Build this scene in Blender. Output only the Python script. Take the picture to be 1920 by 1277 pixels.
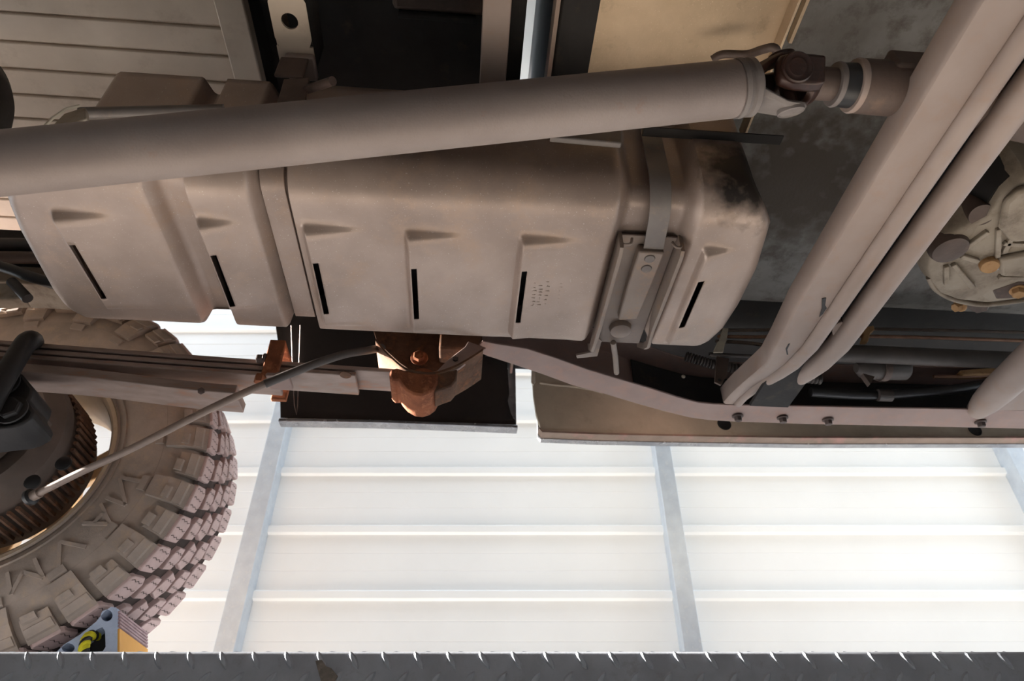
import bpy, bmesh, math, random
from math import sin, cos, pi, radians, sqrt, atan, atan2
from mathutils import Vector, Matrix
random.seed(7)
for o in list(bpy.data.objects): bpy.data.objects.remove(o)
SC = bpy.context.scene
COL = SC.collection

# ------------------------------------------------------------------ camera
F = 1280.0                          # focal length in px of the 1920x1277 frame (24 mm on full frame)
TH = atan(F/1647.0)                 # upward pitch
PH = radians(4.3)                   # the truck stands a little askew to the wall
cd = bpy.data.cameras.new('camera'); cam = bpy.data.objects.new('camera', cd); COL.objects.link(cam)
cam.location = (0, 0, 0); cam.rotation_euler = (pi/2+TH, 0, 0)
cd.sensor_width = 36; cd.lens = 24; cd.clip_start = 0.02; cd.clip_end = 200
cd.dof.use_dof = True; cd.dof.focus_distance = 1.0; cd.dof.aperture_fstop = 7.1
SC.camera = cam
# ------------------------------------------------------------------ world, sun, exposure
W = bpy.data.worlds.new('world'); SC.world = W; W.use_nodes = True
bgn = W.node_tree.nodes['Background']; bgn.inputs[0].default_value = (0.80, 0.90, 1.0, 1); bgn.inputs[1].default_value = 4.4
sd = bpy.data.lights.new('sun', 'SUN'); sun = bpy.data.objects.new('sun', sd); COL.objects.link(sun)
sd.energy = 84.0; sd.angle = radians(3); sd.color = (1.0, 0.925, 0.85)
sun.rotation_euler = Vector((1.0, -0.06, -0.24)).to_track_quat('-Z', 'Y').to_euler()
VS = SC.view_settings
VS.view_transform = 'Standard'; VS.look = 'None'; VS.gamma = 1.0; VS.use_curve_mapping = False
VS.exposure = 0.0

# ------------------------------------------------------------------ helpers
CP, SP = cos(PH), sin(PH)
def V2W(p): return Vector((CP*p[0]-SP*p[1], SP*p[0]+CP*p[1], p[2]))
def W2V(p): return Vector((CP*p[0]+SP*p[1], -SP*p[0]+CP*p[1], p[2]))
def P(px, py, Y=None, Z=None, veh=True):
    """point seen at a photo pixel on the plane Y=const or Z=const (truck frame, or room frame)"""
    u = px-960; v = py-638.5
    r = Vector((u, F*cos(TH)+v*sin(TH), F*sin(TH)-v*cos(TH)))
    if veh: r = W2V(r)
    return r*(Y/r[1] if Y is not None else Z/r[2])
ORG = {}
def srgb(c):
    return tuple(((x/255)/12.92 if x/255 <= .04045 else ((x/255+.055)/1.055)**2.4) for x in c)+(1,)

class MB:
    def __init__(s): s.v = []; s.f = []
    def add(s, vs, fs):
        b = len(s.v); s.v += [Vector(p) for p in vs]; s.f += [tuple(i+b for i in q) for q in fs]; return s
    def box(s, lo, hi):
        x0, y0, z0 = lo; x1, y1, z1 = hi
        return s.add([(x0,y0,z0),(x1,y0,z0),(x1,y1,z0),(x0,y1,z0),(x0,y0,z1),(x1,y0,z1),(x1,y1,z1),(x0,y1,z1)],
                     [(0,3,2,1),(4,5,6,7),(0,1,5,4),(1,2,6,5),(2,3,7,6),(3,0,4,7)])
    def prism(s, poly, vec):
        poly = [Vector(p) for p in poly]; n = len(poly); vec = Vector(vec)
        return s.add(poly+[p+vec for p in poly],
                     [tuple(range(n))[::-1], tuple(range(n, 2*n))]+[(i, (i+1) % n, n+(i+1) % n, n+i) for i in range(n)])
    def lathe(s, o, axis, prof, n=32, caps=True, ref=None, a0=0):
        o = Vector(o); a = Vector(axis).normalized()
        r = Vector(ref) if ref else (Vector((0,0,1)) if abs(a.z) < .9 else Vector((1,0,0)))
        e1 = (r-a*r.dot(a)).normalized(); e2 = a.cross(e1)
        vs = []
        for d, rad in prof:
            for k in range(n):
                t = a0+2*pi*k/n; vs.append(o+a*d+(e1*cos(t)+e2*sin(t))*rad)
        fs = []
        for i in range(len(prof)-1):
            for k in range(n):
                k2 = (k+1) % n; fs.append((i*n+k, i*n+k2, (i+1)*n+k2, (i+1)*n+k))
        if caps:
            fs.append(tuple(range(n))[::-1]); m = (len(prof)-1)*n; fs.append(tuple(range(m, m+n)))
        return s.add(vs, fs)
    def cyl(s, p0, p1, r0, r1=None, n=24):
        p0 = Vector(p0); p1 = Vector(p1); L = (p1-p0).length
        return s.lathe(p0, p1-p0, [(0, r0), (L, r0 if r1 is None else r1)], n)
    def tube(s, pts, r, n=12, caps=True):
        pts = [Vector(p) for p in pts]; m = len(pts)
        rs = r if isinstance(r, (list, tuple)) else [r]*m
        t0 = (pts[1]-pts[0]).normalized(); up = Vector((0,0,1)) if abs(t0.z) < .9 else Vector((1,0,0))
        e1 = (up-t0*up.dot(t0)).normalized(); vs = []
        for i in range(m):
            t = (pts[min(i+1, m-1)]-pts[max(i-1, 0)]).normalized()
            e1 = (e1-t*e1.dot(t)).normalized(); e2 = t.cross(e1)
            for k in range(n):
                a = 2*pi*k/n; vs.append(pts[i]+(e1*cos(a)+e2*sin(a))*rs[i])
        fs = [(i*n+k, i*n+(k+1) % n, (i+1)*n+(k+1) % n, (i+1)*n+k) for i in range(m-1) for k in range(n)]
        if caps: fs += [tuple(range(n))[::-1], tuple(range((m-1)*n, m*n))]
        return s.add(vs, fs)
    def loft(s, rings, closed=True, caps=True):
        n = len(rings[0]); vs = [p for r in rings for p in r]; fs = []
        for i in range(len(rings)-1):
            for k in range(n if closed else n-1):
                fs.append((i*n+k, i*n+(k+1) % n, (i+1)*n+(k+1) % n, (i+1)*n+k))
        if caps: fs += [tuple(range(n))[::-1], tuple(range((len(rings)-1)*n, len(rings)*n))]
        return s.add(vs, fs)
    def hexbolt(s, o, axis, r, h, washer=0):
        a = Vector(axis).normalized(); o = Vector(o)
        if washer: s.lathe(o, a, [(0, washer), (.25*h, washer), (.3*h, washer*.92)], 20)
        s.lathe(o, a, [(0, r), (.85*h, r), (h, r*.86)], 6)
        return s
    def strip(s, pts, n, w, t):
        """flat band along pts; n = list/one normal, w = width vector, t = thickness along the normal"""
        w = Vector(w); rings = []
        for i, p in enumerate(pts):
            nn = Vector(n[i] if isinstance(n, list) else n); p = Vector(p)
            rings.append([p-w/2, p+w/2, p+w/2+nn*t, p-w/2+nn*t])
        return s.loft(rings)
    def build(s, name, mat, parent=None, veh=True, smooth=40, bevel=0, label=None, org=None, kind=None):
        vs = [V2W(p) for p in s.v] if veh else s.v
        if parent is not None: og = ORG[parent.as_pointer()]
        elif org is not None: og = V2W(org) if veh else Vector(org)
        else:
            xs = [p.x for p in vs]; ys = [p.y for p in vs]; zs = [p.z for p in vs]
            og = Vector(((min(xs)+max(xs))/2, (min(ys)+max(ys))/2, min(zs)))
        me = bpy.data.meshes.new(name); me.from_pydata([p-og for p in vs], [], s.f)
        bm = bmesh.new(); bm.from_mesh(me); bmesh.ops.recalc_face_normals(bm, faces=bm.faces); bm.to_mesh(me); bm.free()
        me.materials.append(mat)
        if smooth:
            me.shade_smooth(); me.set_sharp_from_angle(angle=radians(smooth))
        o = bpy.data.objects.new(name, me); COL.objects.link(o)
        if parent is not None: o.parent = parent
        else: o.location = og
        ORG[o.as_pointer()] = og
        if bevel:
            b = o.modifiers.new('bevel', 'BEVEL'); b.width = bevel; b.segments = 2; b.limit_method = 'ANGLE'; b.angle_limit = radians(35)
        if label: o['label'] = label
        if kind: o['kind'] = kind
        return o
def thing(name, label, cat, base, group=None, veh=True):
    o = bpy.data.objects.new(name, None); COL.objects.link(o); o.empty_display_size = .05
    o.location = V2W(base) if veh else Vector(base); ORG[o.as_pointer()] = o.location.copy()
    o['label'] = label; o['category'] = cat
    if group: o['group'] = group
    return o
def tag(o, label, cat, group=None):
    o['label'] = label; o['category'] = cat
    if group: o['group'] = group
    return o
def smooth_path(pts, n=8):
    pts = [Vector(p) for p in pts]; q = [pts[0]*2-pts[1]]+pts+[pts[-1]*2-pts[-2]]; out = []
    for i in range(1, len(q)-2):
        for k in range(n):
            t = k/n; a, b, c, d = q[i-1], q[i], q[i+1], q[i+2]
            out.append(.5*((2*b)+(c-a)*t+(2*a-5*b+4*c-d)*t*t+(3*b-a-3*c+d)*t**3))
    out.append(pts[-1]); return out
def sstep(a, b, x):
    if a == b: return float(x > a)
    t = min(1, max(0, (x-a)/(b-a))); return t*t*(3-2*t)
def lerp(tab, y):
    if y <= tab[0][0]: return tab[0][1]
    for (a, p), (b, q) in zip(tab, tab[1:]):
        if y <= b: return p+(q-p)*(y-a)/(b-a)
    return tab[-1][1]
def child_of(me_src, name, parent, M, mat=None):
    o = bpy.data.objects.new(name, me_src); COL.objects.link(o); o.parent = parent
    o.matrix_local = M; return o

# ------------------------------------------------------------------ materials
def mat(name, c1, c2=None, rough=.6, metal=0.0, scale=12, c3=None, amt3=.35, scale3=40, bump=.0, bscale=180, stretch=None, spec=.5, contrast=(.35, .65), speck=None, coat=0):
    m = bpy.data.materials.new(name); m.use_nodes = True; nt = m.node_tree; N = nt.nodes; L = nt.links
    b = N['Principled BSDF']; b.inputs['Roughness'].default_value = rough; b.inputs['Metallic'].default_value = metal
    b.inputs['Specular IOR Level'].default_value = spec; b.inputs['Coat Weight'].default_value = coat
    tc = N.new('ShaderNodeTexCoord'); mp = N.new('ShaderNodeMapping'); L.new(tc.outputs['Object'], mp.inputs['Vector'])
    if stretch: mp.inputs['Scale'].default_value = stretch
    def noise(sc, det=5, ro=.6):
        n = N.new('ShaderNodeTexNoise'); n.inputs['Scale'].default_value = sc; n.inputs['Detail'].default_value = det; n.inputs['Roughness'].default_value = ro
        L.new(mp.outputs[0], n.inputs['Vector']); return n
    def ramp(src, a, b_):
        r = N.new('ShaderNodeValToRGB'); r.color_ramp.elements[0].position = a; r.color_ramp.elements[1].position = b_
        L.new(src, r.inputs[0]); return r
    c2 = c2 or c1
    mix = N.new('ShaderNodeMix'); mix.data_type = 'RGBA'; mix.inputs['A'].default_value = srgb(c1); mix.inputs['B'].default_value = srgb(c2)
    L.new(ramp(noise(scale).outputs['Fac'], *contrast).outputs[0], mix.inputs['Factor'])
    out = mix.outputs['Result']
    if c3:
        m3 = N.new('ShaderNodeMix'); m3.data_type = 'RGBA'; m3.inputs['B'].default_value = srgb(c3); L.new(out, m3.inputs['A'])
        L.new(ramp(noise(scale3, 8, .7).outputs['Fac'], 1-amt3-.12, 1-amt3+.12).outputs[0], m3.inputs['Factor']); out = m3.outputs['Result']
    if speck:
        m4 = N.new('ShaderNodeMix'); m4.data_type = 'RGBA'; m4.inputs['B'].default_value = srgb(speck); L.new(out, m4.inputs['A'])
        L.new(ramp(noise(420, 2, .5).outputs['Fac'], .68, .72).outputs[0], m4.inputs['Factor']); out = m4.outputs['Result']
    L.new(out, b.inputs['Base Color'])
    rr = N.new('ShaderNodeMapRange'); rr.inputs['To Min'].default_value = max(.05, rough-.12); rr.inputs['To Max'].default_value = min(1, rough+.15)
    L.new(noise(scale*2.3).outputs['Fac'], rr.inputs['Value']); L.new(rr.outputs[0], b.inputs['Roughness'])
    if bump:
        bp = N.new('ShaderNodeBump'); bp.inputs['Strength'].default_value = bump; bp.inputs['Distance'].default_value = .002
        L.new(noise(bscale, 6, .65).outputs['Fac'], bp.inputs['Height']); L.new(bp.outputs[0], b.inputs['Normal'])
    return m
M = dict(
 guard=mat('guard_steel', (170,152,141), (143,126,116), .42, .3, 4.5, (168,143,124), .36, 14, .10, 260, speck=(186,174,164)),
 shaft=mat('shaft_steel', (146,133,127), (132,119,113), .55, .2, 6, (140,98,74), .26, 30, .22, 420, speck=(138,127,121)),
 cross=mat('crossmember_steel', (154,138,130), (142,125,116), .55, .1, 6, (150,126,112), .36, 25, .08, 300),
 strap=mat('strap_steel', (118,112,108), (104,96,92), .5, .2, 10, (134,118,106), .33, 50, .1, 300),
 bracket=mat('bracket_steel', (138,124,114), (122,108,100), .55, .1, 10, (150,124,102), .36, 40, .12, 260),
 rail=mat('rail_steel', (152,130,122), (138,117,110), .6, .1, 8, (160,126,112), .38, 30, .12, 260),
 rust=mat('rust', (150,94,66), (114,70,52), .95, .0, 28, (188,124,90), .37, 60, .5, 260, spec=.15),
 rustdk=mat('rust_dark', (112,86,70), (80,62,52), .95, .0, 26, (146,98,68), .36, 50, .45, 260, spec=.15),
 spring=mat('spring_steel', (158,138,128), (132,116,108), .5, .2, 12, (172,112,74), .34, 12, .15, 300, stretch=(1,3,6)),
 black=mat('black_paint', (26,25,26), (34,31,30), .55, 0, 14, (48,42,38), .28, 40, .08, 240),
 under=mat('black_underseal', (40,36,34), (30,28,27), .8, 0, 9, (70,58,46), .30, 18, .3, 120),
 cabfloor=mat('cab_floor_sealer', (222,196,164), (200,175,144), .8, 0, 7, (168,146,118), .32, 22, .5, 110, speck=(226,204,176)),
 cabfloor2=mat('cab_floor_grey', (132,129,124), (104,99,93), .75, 0, 6, (72,62,52), .40, 20, .4, 130),
 tubfloor=mat('tub_floor_paint', (206,190,172), (190,174,156), .6, 0, 6, (174,156,138), .33, 14, .06, 200),
 sill=mat('sill_paint', (190,180,160), (170,160,142), .7, 0, 10, (160,146,126), .32, 30, .15, 200),
 liptub=mat('shiny_lip', (176,176,178), (150,150,154), .22, .7, 30, (110,104,100), .28, 60),
 peeled=mat('peeling_red_paint', (142,122,108), (126,108,94), .6, 0, 20, (178,128,120), .36, 16, .2, 200),
 tubdark=mat('tub_inner_black', (44,38,36), (36,32,30), .6, 0, 10, (58,48,40), .3, 20, .1, 200),
 tyre=mat('tyre_rubber', (164,148,135), (140,128,118), .85, 0, 14, (172,150,128), .36, 34, .25, 260),
 tread=mat('tread_rubber', (196,170,164), (180,156,149), .9, 0, 20, (164,142,134), .3, 80, .2, 300),
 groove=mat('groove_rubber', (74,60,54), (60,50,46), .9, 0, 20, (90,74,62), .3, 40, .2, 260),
 rim=mat('rim_alloy', (206,186,160), (186,164,138), .5, .25, 10, (160,128,98), .28, 30, .05, 200),
 drum=mat('drum_iron', (104,90,81), (84,74,67), .6, .3, 12, (100,80,66), .3, 30, .15, 200),
 cable=mat('cable_sheath', (150,130,116), (122,106,96), .5, .1, 12, (90,78,72), .3, 30),
 galv=mat('galvanised_steel', (196,204,212), (182,190,200), .42, .55, 30, (210,214,216), .35, 60),
 wall=mat('white_cladding', (232,234,234), (228,230,230), .45, 0, 3, spec=.4),
 darkwall=mat('dark_blocker', (74,68,62), (62,57,52), .8, 0, 4),
 floor=mat('concrete', (200,194,186), (188,182,174), .9, 0, 2, (170,164,156), .33, 9, .2, 60),
 plate=mat('chequer_plate', (176,182,192), (158,163,172), .42, .1, 16, (140,140,142), .32, 40, .15, 400),
 chock=mat('grey_rubber_chock', (178,190,210), (160,172,192), .8, 0, 20, (150,158,170), .33, 50, .3, 300),
 chockr=mat('ribbed_rubber', (196,168,168), (170,142,142), .8, 0, 40),
 orange=mat('orange_label', (240,176,84), (232,168,80), .6, 0, 20),
 greyl=mat('grey_label', (140,128,110), (130,118,100), .7, 0, 20),
 yellow=mat('yellow_rope', (226,214,40), (190,180,30), .8, 0, 60),
 alu=mat('cast_aluminium', (166,154,138), (140,126,110), .65, .2, 10, (106,92,78), .38, 22, .35, 160),
 tcase=mat('tcase_iron', (98,82,74), (80,68,62), .6, .2, 14, (124,100,84), .33, 30, .2, 200),
 ujoint=mat('greasy_iron', (66,42,34), (44,32,28), .32, .3, 24, (84,50,38), .33, 50, .15, 200),
 yoke=mat('yoke_steel', (128,120,116), (112,104,100), .6, .2, 16, (100,88,80), .3, 50, .35, 300),
 bolt=mat('rusty_bolt', (186,148,104), (172,132,90), .75, .1, 40, (140,92,60), .33, 80, .2, 300),
 boltdk=mat('dark_bolt', (88,72,66), (70,58,54), .6, .3, 40),
 plastic=mat('black_plastic', (38,37,38), (30,29,30), .4, 0, 20),
 line=mat('brake_line', (112,96,84), (92,78,70), .4, .4, 20, (140,100,70), .3, 30),
 clip=mat('white_clip', (206,196,176), (186,176,158), .6, 0, 30),
 copper=mat('copper_line', (150,110,84), (120,84,64), .5, .3, 30),
 hoseg=mat('hose_rubber', (78,70,66), (66,60,56), .6, 0, 20),
 whitem=mat('white_sealant', (214,206,190), (196,188,170), .7, 0, 30),
 leaf=mat('dry_leaf', (150,140,130), (112,104,98), .9, 0, 60, (176,166,156), .35, 90),
)

# dark ragged-edged patches: oil on the tank guard, a browner area of cab floor
def ragged_patch(m, centre, rad, col):
    nt = m.node_tree; N = nt.nodes; L = nt.links; b = N['Principled BSDF']; src = b.inputs['Base Color'].links[0].from_socket
    g = N.new('ShaderNodeNewGeometry'); d = N.new('ShaderNodeVectorMath'); d.operation = 'DISTANCE'; d.inputs[1].default_value = centre; L.new(g.outputs['Position'], d.inputs[0])
    n = N.new('ShaderNodeTexNoise'); n.inputs['Scale'].default_value = 38; n.inputs['Detail'].default_value = 6; L.new(g.outputs['Position'], n.inputs['Vector'])
    a = N.new('ShaderNodeMath'); a.operation = 'MULTIPLY_ADD'; a.inputs[1].default_value = rad*1.7; L.new(n.outputs['Fac'], a.inputs[0]); L.new(d.outputs['Value'], a.inputs[2])
    r = N.new('ShaderNodeMapRange'); r.inputs['From Min'].default_value = rad*1.45; r.inputs['From Max'].default_value = rad*2.15; r.inputs['To Min'].default_value = 1; r.inputs['To Max'].default_value = 0; L.new(a.outputs[0], r.inputs['Value'])
    x = N.new('ShaderNodeMix'); x.data_type = 'RGBA'; x.inputs['B'].default_value = srgb(col); L.new(src, x.inputs['A']); L.new(r.outputs[0], x.inputs['Factor']); L.new(x.outputs['Result'], b.inputs['Base Color'])
ragged_patch(M['guard'], V2W(P(1400, 330, Y=.61)), .062, (46,40,36))
ragged_patch(M['cabfloor2'], V2W(P(1500, 330, Z=.99)), .13, (74,64,54))
# ================================================================== the setting
FZ = -1.45
o = MB().box((-7, -6, FZ-.2), (7, 4, FZ)).build('floor', M['floor'], veh=False, smooth=0); o['kind'] = 'structure'
# back wall: ribbed sheet, ribs run along X
WY = 2.10; PZ = .206; Z0 = .641
prof = []
k = int((FZ-Z0)/PZ)-1
while Z0+k*PZ < 2.2:
    z = Z0+k*PZ      # bottom of a rib
    for dz, dy in ((0, 0), (.005, -.012), (.024, -.012), (.031, 0), (.088, 0), (.0905, .0012), (.093, 0), (.144, 0), (.1465, .0012), (.149, 0)):
        prof.append((z+dz, WY+dy))
    k += 1
prof = [p for p in prof if p[0] >= FZ]
mb = MB(); n = len(prof)
vs = [(x, y, z) for x in (-3.6, 3.4) for z, y in prof]
mb.add(vs, [(i, i+1, n+i+1, n+i) for i in range(n-1)])
o = mb.build('wall_back', M['wall'], veh=False, smooth=0); o['kind'] = 'structure'
sm = o.modifiers.new('thickness', 'SOLIDIFY'); sm.thickness = .002
# unseen shed roof, far side and ends, added to shape light; doorway at left
def struct(name, lo, hi, m):
    o = MB().box(lo, hi).build(name, m, veh=False, smooth=0); o['kind'] = 'structure'; return o
struct('ceiling_blocker', (-3.6, -3.0, 2.3), (3.0, 1.40, 2.34), M['wall'])
struct('wall_front_bounce', (-3.6, -3.04, FZ), (3.0, -3.0, 2.3), M['wall'])
struct('wall_left_blocker', (-3.64, -3.0, FZ), (-3.6, 1.12, 2.3), M['darkwall'])
struct('wall_right_blocker', (3.0, -3.0, FZ), (3.04, .85, 2.3), M['darkwall'])
# galvanised top-hat posts against the wall
def wall_post(x0, x1, label):
    t = thing('wall_post', label, 'post', ((x0+x1)/2, WY-.03, FZ), 'galvanised posts along the white wall', veh=False)
    MB().box((x0, WY-.062, FZ), (x1, WY-.058, 2.1)).build('web', M['galv'], t, veh=False, bevel=.001)
    MB().box((x0, WY-.058, FZ), (x0+.004, WY-.001, 2.1)).build('flange', M['galv'], t, veh=False)
    MB().box((x1-.004, WY-.058, FZ), (x1, WY-.001, 2.1)).build('flange', M['galv'], t, veh=False)
    return t
wall_post(-.835, -.778, 'galvanised steel post on the white wall behind the tyre')
wall_post(.482, .534, 'galvanised steel post on the white wall below the long chassis rail')
wall_post(1.665, 1.72, 'galvanised steel post on the white wall at the right edge')

# ================================================================== lift runway
RT = .2212; RY = .93
def runway(y0, y1, label, studs, face):
    t = thing('lift_runway', label, 'lift ramp', (0, (y0+y1)/2, RT-.16), 'runways of the vehicle lift', veh=False)
    r = .004; x0, x1 = -2.1, 2.3
    sec = [(y0, RT-.16), (y0, RT-r), (y0+.3*r, RT-.3*r), (y0+r, RT), (y1-r, RT), (y1-.3*r, RT-.3*r), (y1, RT-r), (y1, RT-.16), (y1-.005, RT-.16), (y1-.005, RT-.02), (y0+.005, RT-.02), (y0+.005, RT-.16)]
    mb = MB(); mb.loft([[(x, y, z) for y, z in sec] for x in (x0, x1)])
    mb.build('deck', M['plate'], t, veh=False, smooth=50)
    if studs:
        # leaf-shaped stud: pointed lens, raised 2 mm
        L_, w_, h_ = .0125, .0046, .0022; vs = []; ring = []
        for k in range(12):
            a = 2*pi*k/12; ring.append((L_*cos(a), w_*sin(a)*(abs(sin(a))**.35), 0))
        vs = ring+[(x*.72, y*.5, h_) for x, y, _ in ring]
        fs = [(i, (i+1) % 12, 12+(i+1) % 12, 12+i) for i in range(12)]+[tuple(range(12, 24))]
        me = bpy.data.meshes.new('tread_stud'); me.from_pydata(vs, [], fs); me.materials.append(M['plate'])
        base = t.location
        R0 = Matrix(((1,0,0),(0,0,-1),(0,1,0))).to_4x4()      # lies on the face that looks to -Y
        for row, (zz, ang, off) in enumerate(((RT-.011, -58, 0), (RT-.0335, 52, .0215), (RT-.060, -58, 0), (RT-.083, 52, .0215))):
            for i in range(-26, 34):
                x = i*.0412+.006+off
                if row > 1 and abs(x) > .75: continue
                child_of(me, 'tread_stud', t, Matrix.Translation(Vector((x, y0, zz))-base) @ R0 @ Matrix.Rotation(radians(ang), 4, 'Z'))
        for i in range(-26, 34):
            child_of(me, 'tread_stud', t, Matrix.Translation(Vector((i*.0412+.02, y0+.016, RT))-base) @ Matrix.Rotation(radians(50), 4, 'Z'))
    return t
runway(RY, RY+.58, 'dark chequer-plate lift ramp the tyre stands on', True, -1)
runway(-.68, -.10, 'unseen second chequer-plate lift ramp behind the viewpoint, there to block light', False, 1)  # second ramp of the lift, out of view, put in to block light
# leaf stuck on the runway side
mb = MB(); pts = [P(x, y, Y=RY-.002, veh=False) for x, y in ((592,1240),(604,1238),(612,1250),(622,1254),(634,1268),(630,1276),(618,1283),(604,1284),(598,1262))]
mb.prism(pts, (0, -.002, .0))
tag(mb.build('dry_leaf', M['leaf'], veh=False), 'pale crumpled dry leaf stuck to the side of the chequer-plate ramp', 'leaf')

# ================================================================== wheel
CX, CZ, R = -.90, .6216, .400
YI, YO = 1.212, 1.470
t = thing('wheel', 'light alloy wheel with dusty all-terrain tyre standing on the lift ramp', 'wheel', (CX, (YI+YO)/2, CZ-R))
AX = (0, 1, 0); C0 = (CX, 0, CZ)
sw = [(YI+.032,.212), (YI+.020,.222), (YI+.012,.232), (YI+.006,.250), (YI,.285), (YI+.001,.310), (YI+.006,.332), (YI+.012,.350), (YI+.020,.366), (YI+.034,.382), (YI+.060,.386)]
full = sw+[(YI+YO-y, r) for y, r in reversed(sw)]
mb = MB(); mb.lathe(C0, AX, full+[(YI+YO-sw[0][0], .205), (YI+.032, .205)], 128, caps=False)
tyre = mb.build('tyre', M['tyre'], t, smooth=45)
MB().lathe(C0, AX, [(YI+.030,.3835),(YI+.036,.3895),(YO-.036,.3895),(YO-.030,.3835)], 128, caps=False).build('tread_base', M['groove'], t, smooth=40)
# moulded sidewall rings
mb = MB()
for rr in (.226, .241, .318): mb.lathe(C0, AX, [(YI+.004+abs(rr-.29)*.12, rr-.002), (YI-.001+abs(rr-.29)*.12, rr), (YI+.004+abs(rr-.29)*.12, rr+.002)], 96, caps=False)
mb.build('bead_ring', M['tyre'], tyre)
# tread blocks: polygons in (arc length, Y) lifted radially; one mesh for each kind of block
NB = 40; PIT = 2*pi*R/NB
def block_mesh(name, poly, r0, r1, material, sipes=0):
    n = len(poly); vs = []
    cx = sum(p[0] for p in poly)/n; cy = sum(p[1] for p in poly)/n
    for rad, sc in ((r0, 1.0), (r1-.0015, .97), (r1, .92)):
        for s, y in poly:
            a = (cx+(s-cx)*sc)/R; rad2 = rad
            vs.append((rad2*cos(a), cy+(y-cy)*sc, rad2*sin(a)))
    fs = [(L*n+i, L*n+(i+1) % n, (L+1)*n+(i+1) % n, (L+1)*n+i) for L in (0, 1) for i in range(n)]+[tuple(range(2*n, 3*n))]
    me = bpy.data.meshes.new(name); me.from_pydata(vs, [], fs); me.materials.append(material)
    if sipes:
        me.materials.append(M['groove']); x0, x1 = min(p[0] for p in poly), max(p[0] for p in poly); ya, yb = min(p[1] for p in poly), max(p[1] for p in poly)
        bm = bmesh.new(); bm.from_mesh(me)
        for q in range(sipes):
            s0 = cx+(x1-x0)*((q+.5)/sipes-.5)*.8; pr = None; w = .0007
            for j in range(6):
                y = cy+(yb-ya)*(j/5-.5)*.72; ss = s0+(.0016 if j % 2 else -.0016)+(y-cy)*.12
                cur = [bm.verts.new(((r1+.0003)*cos((ss+e)/R), y, (r1+.0003)*sin((ss+e)/R))) for e in (-w, w)]
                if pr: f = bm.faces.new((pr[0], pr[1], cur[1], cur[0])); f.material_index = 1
                pr = cur
        bm.to_mesh(me); bm.free()
    return me
rows = [  # name, polygon (arc, Y from tread centre), phase
 ('a', [(-.026,-.100),(-.022,-.106),(.016,-.106),(.020,-.100),(.027,-.068),(.018,-.058),(-.004,-.060),(-.018,-.066)], 0),
 ('b', [(-.022,-.052),(.004,-.055),(.020,-.046),(.024,-.026),(.006,-.020),(-.014,-.026)], .32),
 ('c', [(-.020,-.019),(.008,-.014),(.022,-.010),(.018,.014),(-.006,.018),(-.024,.008)], .70),
 ('b2', [(-.024,.024),(-.004,.020),(.016,.026),(.022,.050),(-.004,.056),(-.020,.046)], .05),
 ('a2', [(-.026,.070),(-.014,.060),(.004,.060),(.018,.066),(.026,.100),(.022,.106),(-.016,.106),(-.020,.100)], .5),
]
tb = ORG[t.as_pointer()]; RV = Matrix.Rotation(PH, 4, 'Z'); YC = (YI+YO)/2
for nm, poly, ph in rows:
    me = block_mesh('tread_block', [(s*1.17, y) for s, y in poly], .387, R-(.003 if nm[0] == 'a' else 0), M['tread'], 3 if nm[0] == 'a' else 2)
    for k in range(NB):
        a = 2*pi*(k+ph)/NB
        child_of(me, 'tread_block', t, Matrix.Translation(V2W((CX, YC, CZ))-tb) @ RV @ Matrix.Rotation(-a, 4, 'Y'))
# shoulder lugs down the side wall
def lug_mesh(s0, s1, prof):
    vs = []; 
    for s in (s0, s1):
        for y, r in prof: vs.append((r*cos(s/R), y-YC, r*sin(s/R)))
    n = len(prof); fs = [(i, i+1, n+i+1, n+i) for i in range(n-1)]+[tuple(range(n)), tuple(range(n, 2*n))[::-1]]
    for r0, r1, f0, f1 in ((.372,.384,.05,.95), (.352,.362,.10,.60)):      # raised steps on the lug face
        b = len(vs); yy = lambda r: lerp([(.30,YI-.003),(.324,YI-.004),(.352,YI-.001),(.370,YI+.007),(.392,YI+.022)], r)-YC
        for s in (s0+(s1-s0)*f0, s0+(s1-s0)*f1):
            for r, d in ((r0-.002,.001),(r0,-.0035),(r1,-.0035),(r1+.002,.001)): vs.append((r*cos(s/R), yy(r)+d, r*sin(s/R)))
        fs += [(b,b+1,b+5,b+4),(b+1,b+2,b+6,b+5),(b+2,b+3,b+7,b+6),(b,b+1,b+2,b+3),(b+4,b+7,b+6,b+5)]
    me = bpy.data.meshes.new('shoulder_lug'); me.from_pydata(vs, [], fs); me.materials.append(M['tyre']); return me
long_ = [(YI+.020,.366), (YI+.010,.345), (YI+.004,.322), (YI-.004,.324), (YI-.001,.352), (YI+.007,.370), (YI+.022,.392), (YI+.036,.386)]
short = [(YI+.020,.366), (YI+.012,.352), (YI+.003,.354), (YI+.010,.374), (YI+.022,.392), (YI+.036,.386)]
for k in range(NB):
    a = 2*pi*(k-.05)/NB
    me = M.setdefault('_lug%d' % (k % 2), None) or lug_mesh(-.027, .022, long_ if k % 2 else short); M['_lug%d' % (k % 2)] = me
    child_of(me, 'shoulder_lug', t, Matrix.Translation(V2W((CX, YC, CZ))-tb) @ RV @ Matrix.Rotation(-a, 4, 'Y'))
M.pop('_lug0'); M.pop('_lug1')
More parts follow.
